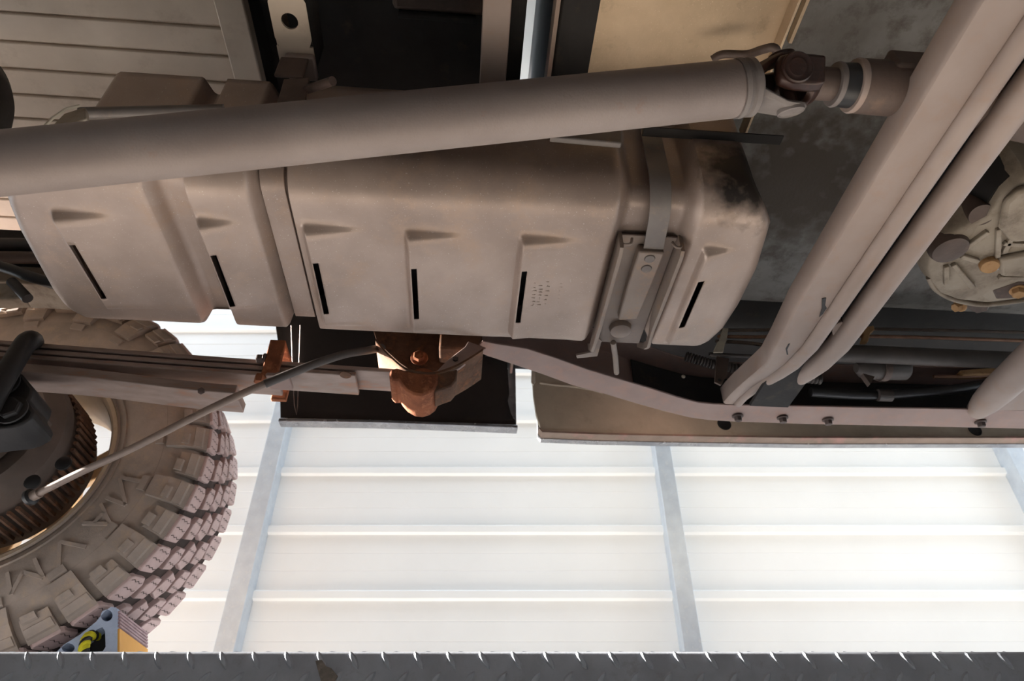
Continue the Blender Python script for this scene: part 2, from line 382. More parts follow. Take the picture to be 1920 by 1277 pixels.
# raised moulded bars below every second lug
vs = []
for s_ in (-.020, .016):
    for y, r in ((YI+.004,.300),(YI-.003,.303),(YI-.003,.316),(YI+.004,.319)): vs.append((r*cos(s_/R), y-YC, r*sin(s_/R)))
me = bpy.data.meshes.new('side_bar'); me.from_pydata(vs, [], [(0,1,5,4),(1,2,6,5),(2,3,7,6),(0,1,2,3),(4,7,6,5)]); me.materials.append(M['tyre'])
for k in range(0, NB, 2): child_of(me, 'side_bar', t, Matrix.Translation(V2W((CX, YC, CZ))-tb) @ RV @ Matrix.Rotation(-2*pi*(k+.95)/NB, 4, 'Y'))
# raised side-wall lettering, hollow block letters following the wheel
def glyph(strokes, ang, r0, size):
    g = MB(); 
    for (x0, y0), (x1, y1) in strokes:
        d = Vector((x1-x0, y1-y0)); n = Vector((-d.y, d.x)).normalized()*.07
        q = []
        for (x, y) in ((x0+n.x, y0+n.y), (x1+n.x, y1+n.y), (x1-n.x, y1-n.y), (x0-n.x, y0-n.y)):
            rr = r0+y*size; aa = ang+(x-.5)*size/r0; q.append(Vector((CX+rr*cos(aa), YI-.0025, CZ+rr*sin(aa))))
        g.prism(q, (0, .006, 0))
    return g
LET = {'Z': [((0,1),(1,1)),((1,1),(0,0)),((0,0),(1,0))], 'T': [((0,1),(1,1)),((.5,1),(.5,0))], 'A': [((0,0),(.5,1)),((.5,1),(1,0)),((.22,.4),(.78,.4))],
       'M': [((0,0),(0,1)),((0,1),(.5,.3)),((.5,.3),(1,1)),((1,1),(1,0))], 'N': [((0,0),(0,1)),((0,1),(1,0)),((1,0),(1,1))]}
for ch, deg in (('N', -14), ('A', -26), ('V', -40), ('M', -54)):
    st = LET.get(ch) or [((0,1),(.5,0)),((.5,0),(1,1))]
    glyph(st, radians(deg), .262, .042).build('side_letter', M['tyre'], tyre, smooth=0)
# rim
mb = MB(); mb.lathe(C0, AX, [(YI+.040,.204),(YI+.022,.208),(YI+.016,.214),(YI+.017,.221),(YI+.022,.223),(YI+.030,.219),(YI+.048,.212),(YO-.03,.212),(YO-.022,.220),(YO-.016,.218),(YO-.016,.212),(YO-.03,.204),(YO-.06,.190),(YI+.12,.186),(YI+.065,.196)], 96, caps=False)
mb.f += [(len(mb.v)-96+k, len(mb.v)-96+(k+1) % 96, (k+1) % 96, k) for k in range(96)]
rim = mb.build('rim', M['rim'], t, smooth=40)
MB().lathe(C0, AX, [(YO-.085,.03),(YO-.075,.082),(YO-.05,.088),(YO-.04,.03)], 48).build('hub', M['rim'], t)
for k in range(5):
    a = radians(38+72*k); w = .062; mb = MB(); rings = []
    for r, ww, d in ((.07,.060,-.07), (.12,.056,-.058), (.165,.066,-.055), (.19,.088,-.05)):
        e = Vector((cos(a), 0, sin(a))); s_ = Vector((-sin(a), 0, cos(a))); c = Vector((CX, 0, CZ))+e*r
        rings.append([c-s_*ww/2+Vector((0, YO+d, 0)), c+s_*ww/2+Vector((0, YO+d, 0)), c+s_*ww*.4+Vector((0, YO+d+.03, 0)), c-s_*ww*.4+Vector((0, YO+d+.03, 0))])
    mb.loft(rings).build('spoke', M['rim'], t, bevel=.004)

# brake drum and backing plate on the axle end
t = thing('brake_drum', 'dark iron brake drum and backing plate inside the wheel', 'brake', (CX, 1.15, CZ-.17))
MB().lathe(C0, AX, [(1.135,.02),(1.135,.10),(1.128,.112),(1.128,.135),(1.140,.150),(1.150,.162),(1.175,.164),(1.178,.158),(1.30,.158),(1.31,.15),(1.31,.03)], 72).build('drum', M['drum'], t, smooth=35)
mb = MB(); mb.lathe(C0, AX, [(1.122,.095),(1.118,.104),(1.122,.112)], 64, caps=False); mb.build('backing_rib', M['drum'], t)
mb = MB()
for k in range(72):
    a = 2*pi*k/72; c = Vector((CX+.166*cos(a), 0, CZ+.166*sin(a))); mb.box((c.x-.003, 1.19, c.z-.003), (c.x+.003, 1.27, c.z+.003))
o = mb.build('cooling_fins', M['rustdk'], t, kind='stuff')
mb = MB(); c = P(28, 795, Y=1.10); mb.prism([c+Vector(q) for q in ((-.03,0,-.02),(.0,0,-.035),(.035,0,-.018),(.045,0,.02),(.01,0,.032),(-.025,0,.02))], (0, .03, 0)); mb.build('wheel_cylinder_boss', M['drum'], t, bevel=.003)
for px, py in ((27, 800), (62, 812), (38, 828)): MB().hexbolt(P(px, py, Y=1.10), (0,-1,0), .007, .008).build('bolt', M['boltdk'], t)
for px, py in ((120, 870), (62, 905)): MB().lathe(P(px, py, Y=1.128), (0,-1,0), [(0,.013),(.004,.013),(.006,.009)], 16).build('adjuster_plug', M['plastic'], t)

# rear axle tube
t = thing('rear_axle', 'black rear axle tube ending at the brake drum', 'axle', (CX, .7, CZ-.05))
MB().lathe((CX-.005, -.3, CZ), AX, [(0,.042),(1.40,.042)], 40).build('tube', M['black'], t)
MB().lathe((CX-.005, -.3, CZ), AX, [(1.40,.042),(1.405,.062),(1.430,.064),(1.434,.05)], 40).build('end_flange', M['drum'], t)
MB().lathe((CX-.005, .38, CZ), AX, [(-.16,.045),(-.12,.10),(-.05,.135),(.05,.135),(.12,.10),(.16,.045)], 40).build('differential', M['black'], t)

# ================================================================== leaf spring
t = thing('leaf_spring', 'rust-streaked leaf spring pack running from the axle to the rusty hanger', 'spring', (-.5, 1.03, .64))
SY0, SY1 = 1.0, 1.062
def leaf(x0, x1, ztop, th, name, m, droop=0, square=True, y0=SY0, y1=SY1):
    rings = []
    for i in range(25):
        x = x0+(x1-x0)*i/24; z = ztop(x); rings.append([(x,y0,z-th),(x,y1,z-th),(x,y1,z),(x,y0,z)])
    return MB().loft(rings).build(name, m, t, bevel=.0015)
zt = lambda x: .727-.026*(x+.80)/.7+.012*(x+.5)**2
leaf(-1.5, -.085, lambda x: zt(x), .0085, 'leaf', M['spring'])
leaf(-1.5, -.20, lambda x: zt(x)-.0125, .0085, 'leaf', M['spring'])
leaf(-1.45, -.335, lambda x: zt(x)-.025, .0085, 'leaf', M['spring'])
ovl = leaf(-1.35, -.395, lambda x: zt(x)-.044-.012*sstep(-.7,-.42,x), .018, 'overload_leaf', M['spring'])
# eye round the hanger bush
MB().lathe((-.083, SY0, zt(-.085)-.022), AX, [(0,.018),(0,.027),(.062,.027),(.062,.018)], 32, caps=False).build('eye', M['rust'], t)
# clamp with bolt
x0, x1 = P(496,680,Y=.99)[0], P(531,680,Y=.99)[0]
for a in (SY0-.014, SY1+.004): MB().box((x0, a, .672), (x1-.004, a+.010, .742)).build('clamp_side', M['rust'], t, bevel=.002)
MB().box((x0, SY0-.014, .738), (x1-.004, SY1+.014, .746)).build('clamp_top', M['rust'], t, bevel=.002)
MB().box((x0+.008, SY0-.014, .668), (x1+.016, SY0+.030, .677)).build('clamp_base', M['rail'], t, bevel=.002)
mb = MB(); mb.hexbolt((x0+.001, SY0-.009, .706), (-1,0,0), .0085, .016, .010); mb.build('clamp_bolt', M['boltdk'], t)
mb = MB(); mb.hexbolt((x0-.001, SY0-.006, .672), (0,0,-1), .010, .014); mb.build('clamp_nut', M['rust'], t)
MB().hexbolt(P(378, 733, Y=SY0-.001), (0,-1,-.8), .006, .004).build('rivet', M['boltdk'], ovl)
MB().lathe(P(648, 702, Z=zt(-.23)-.022), (0,0,-1), [(0,.010),(.002,.010),(.003,.007)], 18).build('rivet', M['rustdk'], t)

# U-bolt plate over the axle, dark bump tube
t = thing('spring_plate', 'black spring mounting plate with U-bolts at the left edge', 'bracket', (-.84, .97, .52))
mb = MB(); pl = [P(x, y, Y=.965) for x, y in ((-70,700),(10,690),(40,700),(62,728),(58,742),(52,752),(64,772),(58,786),(40,796),(20,802),(-70,812))]
mb.prism(pl, (0, .07, 0)); mb.build('plate', M['black'], t, bevel=.004)
mb = MB(); mb.tube(smooth_path([P(-40, 800, Y=.94), P(-6, 735, Y=.94), P(30, 672, Y=.945), P(52, 640, Y=.955), P(62, 645, Y=1.01), P(50, 690, Y=1.07)]), .0165, 14); mb.build('u_bolt', M['black'], t)
MB().hexbolt(P(8, 720, Y=.962), (0,-1,0), .018, .014, .024).build('u_bolt_nut', M['black'], t)
MB().hexbolt(P(22, 770, Y=.962), (0,-1,0), .018, .014, .024).build('u_bolt_nut', M['black'], t)

# ================================================================== spring hanger
t = thing('spring_hanger', 'rusty V-shaped spring hanger bracket below the tank guard', 'bracket', (-.08, 1.03, .64))
out = [(700,618),(706,640),(722,656),(748,680),(766,692),(790,697),(815,697),(850,686),(880,668),(906,655),(905,620)]
pl = [P(x, y, Y=1.075) for x, y in out]
MB().prism(pl, (0, .006, 0)).build('back_plate', M['rustdk'], t, bevel=.001)
# rolled front rim following the V
rim_pts = smooth_path([P(x, y, Y=.985) for x, y in ((704,634),(722,656),(750,682),(768,692),(792,697),(816,697),(850,686),(880,670),(906,653))], 4)
mb = MB(); rings = []
for p in rim_pts: rings.append([p, p+Vector((0,.092,0)), p+Vector((0,.092,-.005)), p+Vector((0,0,-.005))])
mb.loft(rings).build('rolled_rim', M['rustdk'], t)
pl = [P(x, y, Y=.99) for x, y in ((818,697),(838,676),(872,650),(878,640),(912,652),(882,674),(862,690),(846,697))]
MB().prism(pl, (0,.006,0)).build('gusset', M['rail'], t, bevel=.001)
MB().hexbolt(P(786, 672, Y=1.073), (0,-1,0), .012, .012, .017).build('bolt', M['rust'], t)
MB().hexbolt(P(854, 674, Y=.989), (0,-1,0), .005, .004).build('rivet', M['boltdk'], t)
# bush housing hanging under the rim
pl = [P(x, y, Y=.985) for x, y in ((760,694),(790,699),(822,699),(821,718),(815,729),(804,737),(790,741),(775,739),(761,731),(752,721),(747,713),(736,714),(729,706),(731,693),(744,689))]
MB().prism(pl, (0,.075,0)).build('bush_housing', M['rust'], t, smooth=50, bevel=.004)
pl = [P(x, y, Y=.99) for x, y in ((815,697),(858,692),(856,712),(846,724),(826,731),(815,736))]
MB().prism(pl, (0,.05,0)).build('cheek', M['rustdk'], t, bevel=.003)

# ================================================================== handbrake cable
t = thing('brake_cable', 'thin brake cable rod slanting up from the drum past the leaf spring', 'cable', P(60, 930, Y=1.10))
path = smooth_path([P(60, 931, Y=1.105), P(150, 886, Y=1.06), P(245, 842, Y=1.02), P(420, 754, Y=.965), P(560, 694, Y=.955), P(640, 666, Y=.965), P(690, 657, Y=.99), P(716, 652, Y=1.03)], 8)
n_ = len(path)
MB().tube(path[:n_//2+1], .0062, 12).build('outer_sheath', M['cable'], t)
MB().tube(path[n_//2:], .0072, 12).build('rubber_sleeve', M['hoseg'], t)
MB().tube([path[0]-(path[1]-path[0])*.8, path[0]+(path[1]-path[0])*1.3], .0085, 14).build('ferrule', M['cable'], t)
MB().lathe(path[0], path[1]-path[0], [(-.006,.0135),(.0,.0135),(.002,.011)], 20).build('grommet', M['plastic'], t)

# ================================================================== fuel tank guard
Z0G = .74
slots = [(-.596,.752,.872), (-.395,.759,.877), (-.245,.764,.884), (-.097,.765,.886), (.0725,.761,.886), (.3485,.761,.876)]
slotw = [.0085, .0085, .0085, .0085, .0085, .0115]
ybot = [.905, .890, .926, .930, .938, .930]
xr_ = [.085, .055, .088, .095, .095, .05]
xs = [-.70+.0125*i for i in range(93)]
xs = [x for x in xs if x <= .45]
for x0, _, _ in slots:
    xs = [x for x in xs if not (x0-.0115 < x < x0+.014)]
    sw_ = slotw[[q[0] for q in slots].index(x0)]
    xs += [x0-.0105, x0-.0080, x0-.0055, x0-.0030, x0-.0010, x0, x0+sw_/2, x0+sw_, x0+sw_+.003]
for a, b in ((-.468,-.440), (-.414,-.402), (-.322,-.306), (-.272,-.260), (.196,.222), (.300,.326)):
    for k in range(5):
        x = a+(b-a)*k/4
        if all(abs(x-q) > .0014 for q in xs): xs.append(x)
xs += [-.6985, -.695, -.692, .4485, .445]
xs = sorted(set(round(x, 5) for x in xs)); xs = [x for i, x in enumerate(xs) if i == 0 or x-xs[i-1] > .0007]
sec = [(.60,z_,-1,0) for z_ in (.942,.93,.90,.87,.84,.815,.80)]
for k in range(1, 9):
    a = pi+pi/2*k/8; sec.append((.66+.06*cos(a), .80+.06*sin(a), cos(a), sin(a)))
ys = [.672+.012*i for i in range(27)]
special = sorted(set([.696,.6995,.7035,.707]+[q for s in slots for q in (s[1], s[2])]+ybot))
ys = [y for y in ys if y < .925 and all(abs(y-q) > .003 for q in special)]+special
ys = sorted(set(round(y, 4) for y in ys)); 
for y in ys:
    if y <= .931: sec.append((y, Z0G, 0, -1))
for k in range(1, 8):
    a = 1.5*pi+pi/2*k/7; sec.append((.932+.026*cos(a), Z0G+.026+.026*sin(a), cos(a), sin(a)))
sec += [(.958,.80,1,0), (.958,.90,1,0)]
XL = [(.60,-.555),(.615,-.60),(.64,-.642),(.68,-.664),(.75,-.678),(.88,-.690),(.92,-.688),(.945,-.668),(.958,-.64)]
XR = [(.60,.402),(.625,.420),(.657,.434),(.75,.448),(.836,.449),(.90,.443),(.935,.428),(.958,.40)]
AL = [(.60,-.36),(.68,-.56),(.70,-.615)]; AR = [(.60,.30),(.69,.36),(.70,.37)]
def guard_x(x, y):
    a = lerp(AL, y); b = lerp(AR, y)
    if x < a: return a+(x-a)*(lerp(XL, y)-a)/(-.70-a)
    if x > b: return b+(x-b)*(lerp(XR, y)-b)/(.45-b)
    return x
def guard_off(x, y, j):
    h = 0
    for (x0, _, _), yb, w in zip(slots, ybot, xr_):
        if x < x0-.0105 or x > x0+w: continue
        sx = sstep(x0-.0105, x0-.0010, x) if x < x0 else 1-(x-x0)/w
        sy = sstep(.696, .707, y)*(1-sstep(yb-.008, yb+.004, y))
        h = max(h, .0150*sx*sy)
    c = max(sstep(-.466,-.442,x)*(1-sstep(-.414,-.402,x)), sstep(-.322,-.306,x)*(1-sstep(-.270,-.262,x)), 1.15*sstep(.196,.222,x)*(1-sstep(.300,.326,x)))
    h -= .028*c
    h -= .003*(sstep(.035,.060,x)-sstep(.12,.19,x)) if y < .95 else 0
    Rr = .028
    d = min(x+.70, .45-x)
    if d < Rr: h -= Rr-sqrt(max(0, Rr*Rr-(Rr-d)**2))
    return h
mb = MB(); NX = len(xs); idx = {}
grid = []
for (y, z, ny, nz) in sec:
    row = []
    for x in xs:
        h = guard_off(x, y, 0)
        row.append((guard_x(x, y), y+ny*h, z+nz*h))
    # end walls going up
    l0, r0 = row[0], row[-1]
    row = [(l0[0]+.006, l0[1]+(.745-l0[1])*.15, min(.9, l0[2]+.12))]+row+[(r0[0]-.006, r0[1]+(.745-r0[1])*.15, min(.9, r0[2]+.12))]
    grid.append(row)
NXX = NX+2
mb.v = [Vector(p) for r in grid for p in r]
def in_slot(i, j):
    if i < 1 or i >= NX: return False
    xm = (xs[i-1]+xs[i])/2; ym = (sec[j][0]+sec[j+1][0])/2
    if sec[j][3] != -1 or sec[j+1][3] != -1: return False
    return any(x0+.0002 < xm < x0+sw_ and a < ym < b for (x0, a, b), sw_ in zip(slots, slotw))
for j in range(len(sec)-1):
    for i in range(NXX-1):
        if in_slot(i, j): continue
        a = j*NXX+i; mb.f.append((a, a+1, a+NXX+1, a+NXX))
tg = thing('fuel_tank_guard', 'long pressed-steel fuel tank guard with six slotted louvres', 'tank guard', (-.12, .745, .728))
shell = mb.build('shell', M['guard'], tg, smooth=50)
so = shell.modifiers.new('thickness', 'SOLIDIFY'); so.thickness = .0022; so.offset = -1
MB().box((.24,.586,.867), (.452,.602,.8695)).build('flange', M['under'], tg, bevel=.0006)
# embossed markings
bars = MB()
random.seed(3)
for (px, y0, y1, nl) in ((1003,530,577,7), (1013,535,577,7), (1027,530,580,6), (1050,535,578,6), (1064,537,566,6)):
    for k in range(nl):
        y = y0+(y1-y0)*k/nl; p = P(px-(y-y0)*.12, y, Z=Z0G-.006); p.z = Z0G+.0026-.0150*(1-(p.x-.0725)/.095)
        for d in range(2):
            q = p+Vector((random.uniform(-.002,.002), random.uniform(-.001,.001), 0))
            w, l = (.0004, .0022) if random.random() < .4 else (.0026, .0004)
            bars.box((q.x-w, q.y-l, q.z-.0002), (q.x+w, q.y+l, q.z+.003))
bars.build('embossed_lettering', M['guard'], tg, kind='stuff', smooth=0)
# the tank inside, seen through the slots
mb = MB(); rings = []
for x in (-.60,-.57,.38,.41):
    k = .03 if x < -.58 or x > .4 else 0
    rings.append([(x,.67+k,.93), (x,.67+k,.82+k), (x,.70+k,.785+k), (x,.91-k,.785+k), (x,.92-k,.81+k), (x,.92-k,.93)])
tag(mb.loft(rings).build('fuel_tank', M['plastic'], bevel=.01), 'black fuel tank glimpsed through the louvre slots of the guard', 'fuel tank')

# strap lying flush in the left channel, going up to the cross bar
t = thing('tank_strap', 'flat steel strap sunk in the left channel of the tank guard', 'strap', (-.29, .74, .74), 'straps holding the fuel tank')
pts, nor = [], []
for (y, z, ny, nz) in sec[:-1]:
    h = -.0225; pts.append(Vector((-.2895, y+ny*h, z+nz*h))); nor.append(Vector((0, ny, nz)))
MB().strip(pts, nor, (.034, 0, 0), .0025).build('band', M['guard'], t, smooth=30, bevel=.0006)
a = P(535,180,Y=.53); MB().prism([P(x, y, Y=.582) for x, y in ((532,148),(580,146),(573,190),(518,196),(524,176))], (0,.004,0)).build('end_plate', M['tcase'], t, bevel=.001)
mb = MB(); mb.cyl(P(575,168,Y=.585), P(624,152,Y=.55), .0065); mb.build('bolt', M['boltdk'], t)

# right strap with its hook bracket
t = thing('tank_strap', 'flat steel strap bolted to the forked bracket on the tank guard', 'strap', (.25, .62, .74), 'straps holding the fuel tank')
pts, nor, xc = [], [], []
for (y, z, ny, nz) in sec:
    if y > .725: break
    h = -.0130; pts.append(Vector((.259+.012*max(0,(y-.60))/.12, y+ny*h, z+nz*h))); nor.append(Vector((0, ny, nz)))
MB().strip(pts, nor, (.031, 0, 0), .0025).build('band', M['strap'], t, smooth=30, bevel=.0006)
t = thing('strap_bracket', 'forked pressed-steel bracket at the lower end of the right tank strap', 'bracket', (.265, .84, .73))
mb = MB(); 
for (xa, xb, xc_) in ((.2135,.2195,-1), (.3060,.3120,1)):
    prof_ = [(.700,.748),(.702,.731),(.715,.727),(.86,.727),(.93,.733),(.975,.742),(.985,.752),(1.0,.765)] if xc_ < 0 else [(.700,.748),(.702,.731),(.715,.727),(.84,.728),(.90,.738),(.965,.750),(.99,.765),(1.03,.80)]
    lo = [Vector((xa+.010*sstep(.85,1.0,y)*xc_*(-.3 if xc_ < 0 else 1.4), y, z)) for y, z in prof_]; hi = [Vector((p.x, p.y, max(p.z+.016, .763))) for p in lo]
    rings = [[l, l+Vector((xb-xa,0,0)), h+Vector((xb-xa,0,0)), h] for l, h in zip(lo, hi)]
    MB().loft(rings).build('side_flange', M['bracket'], t, bevel=.0008)
# curled lips of the two flanges
MB().tube(smooth_path([(.220,.705,.742),(.222,.700,.736),(.230,.699,.738),(.234,.702,.752)]), .0022, 8).build('curled_lip', M['bracket'], t)
MB().tube(smooth_path([(.296,.703,.750),(.298,.700,.738),(.304,.699,.735),(.308,.702,.742)]), .0022, 8).build('curled_lip', M['bracket'], t)
MB().box((.2195,.705,.7625), (.306,.97,.766)).build('base_plate', M['bracket'], t, bevel=.001)
pl = [Vector(q) for q in ((.2480,.722,.745),(.2885,.722,.745),(.2860,.80,.745),(.2830,.885,.748),(.2500,.890,.748),(.2470,.80,.745))]
tongue = MB().prism(pl, (0,0,.018)).build('tongue', M['bracket'], t, bevel=.003)
for y in (.735, .757): MB().lathe((.268, y, .745), (0,0,-1), [(0,.0085),(.0018,.0075),(.0026,.004)], 20).build('rivet', M['strap'], tongue)
MB().lathe((.262,.925,.762), (0,0,-1), [(0,.020),(.010,.018),(.016,.010)], 24).build('hook_seat', M['bracket'], t)
mb = MB(); mb.tube([P(1150,642,Z=.75), P(1154,670,Z=.755), P(1156,699,Z=.757)], .0052, 12); mb.build('threaded_rod', M['bracket'], t)
pl = [P(x, y, Z=.75) for x, y in ((1128,640),(1120,668),(1082,672),(1080,667),(1112,660),(1122,634))]; MB().prism(pl, (0,0,.004)).build('foot', M['bracket'], t)

# ================================================================== drive shaft
A = Vector((-.512,.50,.597)); B = Vector((.313,.44,.744)); D = (B-A).normalized()
t = thing('drive_shaft', 'thick brown-grey drive shaft tube crossing in front of the tank guard', 'drive shaft', A-D*.3-Vector((0,0,.04)))
MB().lathe(A-D*.30, D, [(0,.0345),((B-A).length+.285,.0337),((B-A).length+.288,.0327)], 56).build('tube', M['shaft'], t, smooth=60)
E0 = A+D*((B-A).length-.012)
MB().lathe(E0, D, [(0,.0320),(.001,.0345),(.006,.0350),(.008,.0330),(.012,.0322),(.014,.0342),(.020,.0345),(.024,.030),(.026,.012)], 56).build('weld_collar', M['yoke'], t, smooth=35)
J = P(1462, 150, Y=.432)                # joint centre
# yoke with two ears, ears spread across the pin direction
pin1 = Vector((.10, .55, -.83)); pin1 = (pin1-D*pin1.dot(D)).normalized()
side = D.cross(pin1).normalized()
yk = thing('_tmp', '', '', (0,0,0)); bpy.data.objects.remove(yk)
for sg in (1, -1):
    rings = []
    base = E0+D*.018
    for u, off, wd, th_ in ((0,.010,.026,.016), (.018,.020,.024,.011), (.036,.0285,.019,.008), (.050,.031,.017,.0075), (.062,.031,.011,.006), (.067,.031,.004,.003)):
        c = base+D*u+pin1*off*sg
        rings.append([c+side*wd*.8+pin1*th_*.5, c+side*wd+pin1*0, c+side*wd*.8-pin1*th_*.5, c-side*wd*.8-pin1*th_*.5, c-side*wd, c-side*wd*.8+pin1*th_*.5])
    ear = MB().loft(rings).build('yoke_ear', M['yoke'] if sg > 0 else M['ujoint'], t, smooth=50, bevel=.002)
    c = base+D*.048+pin1*.030*sg
    MB().lathe(c, pin1*sg, [(0,.016),(.006,.016),(.007,.0145),(.0055,.0135),(.0055,.004)], 28).build('bearing_cap', M['yoke'] if sg > 0 else M['ujoint'], ear)
JC = E0+D*.066
MB().cyl(JC-pin1*.03, JC+pin1*.03, .009).cyl(JC-side*.03, JC+side*.03, .009).build('cross', M['ujoint'], t)
# slip yoke on the transfer case side
S0 = Vector((JC.x-.004, JC.y, JC.z+.006)); SX = Vector((1, 0, 0.0)); 
camdir = Vector((-.36,-.45,-.75))
pin2 = Vector((0,-.80,-.60)); pin2 = (pin2-SX*pin2.dot(SX)).normalized(); side2 = SX.cross(pin2)
t = thing('slip_yoke', 'greasy dark universal joint yoke between drive shaft and gearbox tail', 'universal joint', S0-Vector((0,0,.05)))
for sg in (1, -1):
    c = S0+pin2*.027*sg; rings = []
    for u, w, th_ in ((-.020,.010,.006), (-.016,.018,.010), (.0,.0225,.012), (.022,.0225,.012), (.034,.021,.014)):
        cc = c+SX*u; rings.append([cc+side2*w*.75+pin2*th_, cc+side2*w, cc+side2*w*.75-pin2*th_, cc-side2*w*.75-pin2*th_, cc-side2*w, cc-side2*w*.75+pin2*th_])
    ear = MB().loft(rings).build('yoke_ear', M['ujoint'], t, smooth=50, bevel=.003)
    MB().lathe(c+pin2*.010*sg, pin2*sg, [(0,.0185),(.004,.0185),(.0055,.017),(.0042,.0145),(.0042,.0115),(.0050,.0105),(.0045,.003)], 32).build('bearing_cap', M['ujoint'], ear)
MB().lathe(S0, SX, [(.024,.024),(.031,.028),(.038,.025),(.042,.0190)], 40).build('yoke_base', M['ujoint'], t)
MB().lathe(S0, SX, [(.040,.0195),(.10,.0195)], 40).build('slip_sleeve', M['tcase'], t)
t = thing('gearbox_tail', 'brown cylindrical gearbox tail housing with a grey dust seal', 'gearbox', S0+Vector((.2,0,-.05)))
MB().lathe(S0, SX, [(.064,.0205),(.064,.0255),(.067,.0268),(.070,.0262),(.071,.025)], 48).build('seal_lip', M['yoke'], t)
MB().lathe(S0, SX, [(.069,.0255),(.088,.0265),(.090,.0275)], 48).build('dust_boot', M['plastic'], t)
MB().lathe(S0, SX, [(.087,.0275),(.087,.0310),(.090,.0325),(.094,.0318)], 48).build('housing_rim', M['cross'], t)
MB().lathe(S0, SX, [(.092,.0305),(.098,.0320),(.165,.0330),(.24,.042),(.36,.058),(.40,.10)], 48).build('housing', M['tcase'], t)
MB().box((S0.x+.125, S0.y-.036, S0.z-.008), (S0.x+.19, S0.y+.015, S0.z+.028)).build('casting_boss', M['tcase'], t, bevel=.005)

# ================================================================== gearbox / transfer case on the right
t = thing('gearbox', 'dusty cast-aluminium gearbox housing with ribs and rusty drain plug', 'gearbox', (.95, .75, .79))
zb = .80
out = [(1737,480),(1733,505),(1742,530),(1760,552),(1795,565),(1850,571),(1925,562),(2060,540),(2060,330),(1925,330),(1880,360),(1850,400),(1800,425),(1770,440)]
pl = [P(x, y, Z=zb) for x, y in out]
cgx = sum(p.x for p in pl)/len(pl); cgy = sum(p.y for p in pl)/len(pl)
rings = []
for k, (dz, sc) in enumerate(((.10,1.04),(.03,1.03),(.010,1.0),(.002,.965),(-.003,.92))):
    rings.append([Vector((cgx+(p.x-cgx)*sc, cgy+(p.y-cgy)*sc, zb+dz)) for p in pl])
MB().loft(rings).build('casing', M['alu'], t, smooth=55)
# raised boss, ribs
def rib(pa, pb, w, h, name='rib'):
    a = P(*pa, Z=zb-.002); b = P(*pb, Z=zb-.002); d = (b-a).normalized(); s = Vector((-d.y, d.x, 0))*w/2
    MB().prism([a-s, a+s, b+s, b-s], (0,0,-h)).build(name, M['alu'], t, bevel=.0015)
for pa, pb in (((1772,495),(1772,528)), ((1785,492),(1822,535)), ((1795,470),(1850,430)), ((1800,476),(1832,486)), ((1870,425),(1868,478)), ((1895,440),(1880,470)), ((1908,360),(1896,430)), ((1870,516),(1925,516)), ((1880,452),(1925,455))): rib(pa, pb, .008, .008)
mb = MB(); c = P(1778, 462, Z=zb); mb.lathe((c.x, c.y, c.z+.02), (0,0,-1), [(0,.030),(.022,.030),(.03,.027),(.032,.02)], 40); mb.build('round_boss', M['tcase'], t, smooth=40)
c = P(1860, 492, Z=zb); MB().lathe((c.x, c.y, zb), (-.2,.0,-1), [(0,.019),(.003,.019),(.004,.0165),(.001,.0165)], 32).build('plug_seat', M['galv'], t)
c = P(1852, 490, Z=zb); MB().lathe((c.x, c.y, zb), (-.25,-.1,-1), [(0,.0145),(.013,.0145),(.016,.0125)], 28).build('drain_plug', M['bolt'], t)
pl = [P(x, y, Z=zb-.004) for x, y in ((1860,545),(1910,528),(1960,530),(1960,562),(1900,560),(1868,562))]; MB().prism(pl, (0,0,.02)).build('recess_pad', M['tcase'], t, bevel=.003)
for px, py in ((1908,543),): MB().hexbolt(P(px, py, Z=zb-.004), (-.3,0,-1), .0105, .014, .013).build('bolt', M['bolt'], t)
c = P(1802, 572, Z=.815); MB().hexbolt(c, (-1,.1,-.5), .009, .016, .012).build('bolt', M['bolt'], t)
pl = [P(x, y, Z=.82) for x, y in ((1812,565),(1860,568),(1852,584),(1832,589),(1816,580))]; MB().prism(pl, (0,0,.02)).build('lower_lug', M['tcase'], t, bevel=.003)
c = P(1829, 386, Z=.83); MB().lathe(c, (-.2,-.2,-1), [(.03,.018),(-.01,.020),(0,.018),(.004,.012),(-.006,.010),(-.006,.002)], 32).build('hollow_stud', M['tcase'], t)
mb = MB(); mb.tube([c+Vector((.0,.012,.01)), c+Vector((.035,.028,.012))], .012, 12); mb.build('stud_arm', M['tcase'], t)
pl = [P(x, y, Z=zb-.002) for x, y in ((1868,478),(1930,466),(1990,466),(1990,512),(1925,512),(1872,510))]; MB().prism(pl, (0,0,-.012)).build('casting_block', M['alu'], t, bevel=.005)
pl = [P(x, y, Z=zb-.002) for x, y in ((1876,372),(1905,345),(1960,345),(1960,440),(1890,446),(1868,420))]; MB().prism(pl, (0,0,-.014)).build('casting_block', M['alu'], t, bevel=.007)
MB().tube(smooth_path([P(x, y, Z=zb+.004) for x, y in ((1741,520),(1752,540),(1775,556),(1805,566),(1850,571),(1925,562),(2040,545))], 5), .0045, 10).build('parting_flange', M['alu'], t)
# dark linkage above the gearbox
t = thing('gearbox_mount', 'dark rubber gearbox mount ring half hidden by the crossmember', 'mount', (.8, .58, .86))
c = P(1848, 318, Z=.88); MB().lathe(c, (.3,-.1,-1), [(.06,.045),(0,.045),(.006,.040),(.002,.034),(.008,.028),(.004,.018),(.01,.012)], 36).build('ring', M['black'], t)
MB().box((c.x+.02, c.y-.10, c.z+.0), (c.x+.16, c.y-.02, c.z+.08)).build('bracket', M['under'], t, bevel=.006)

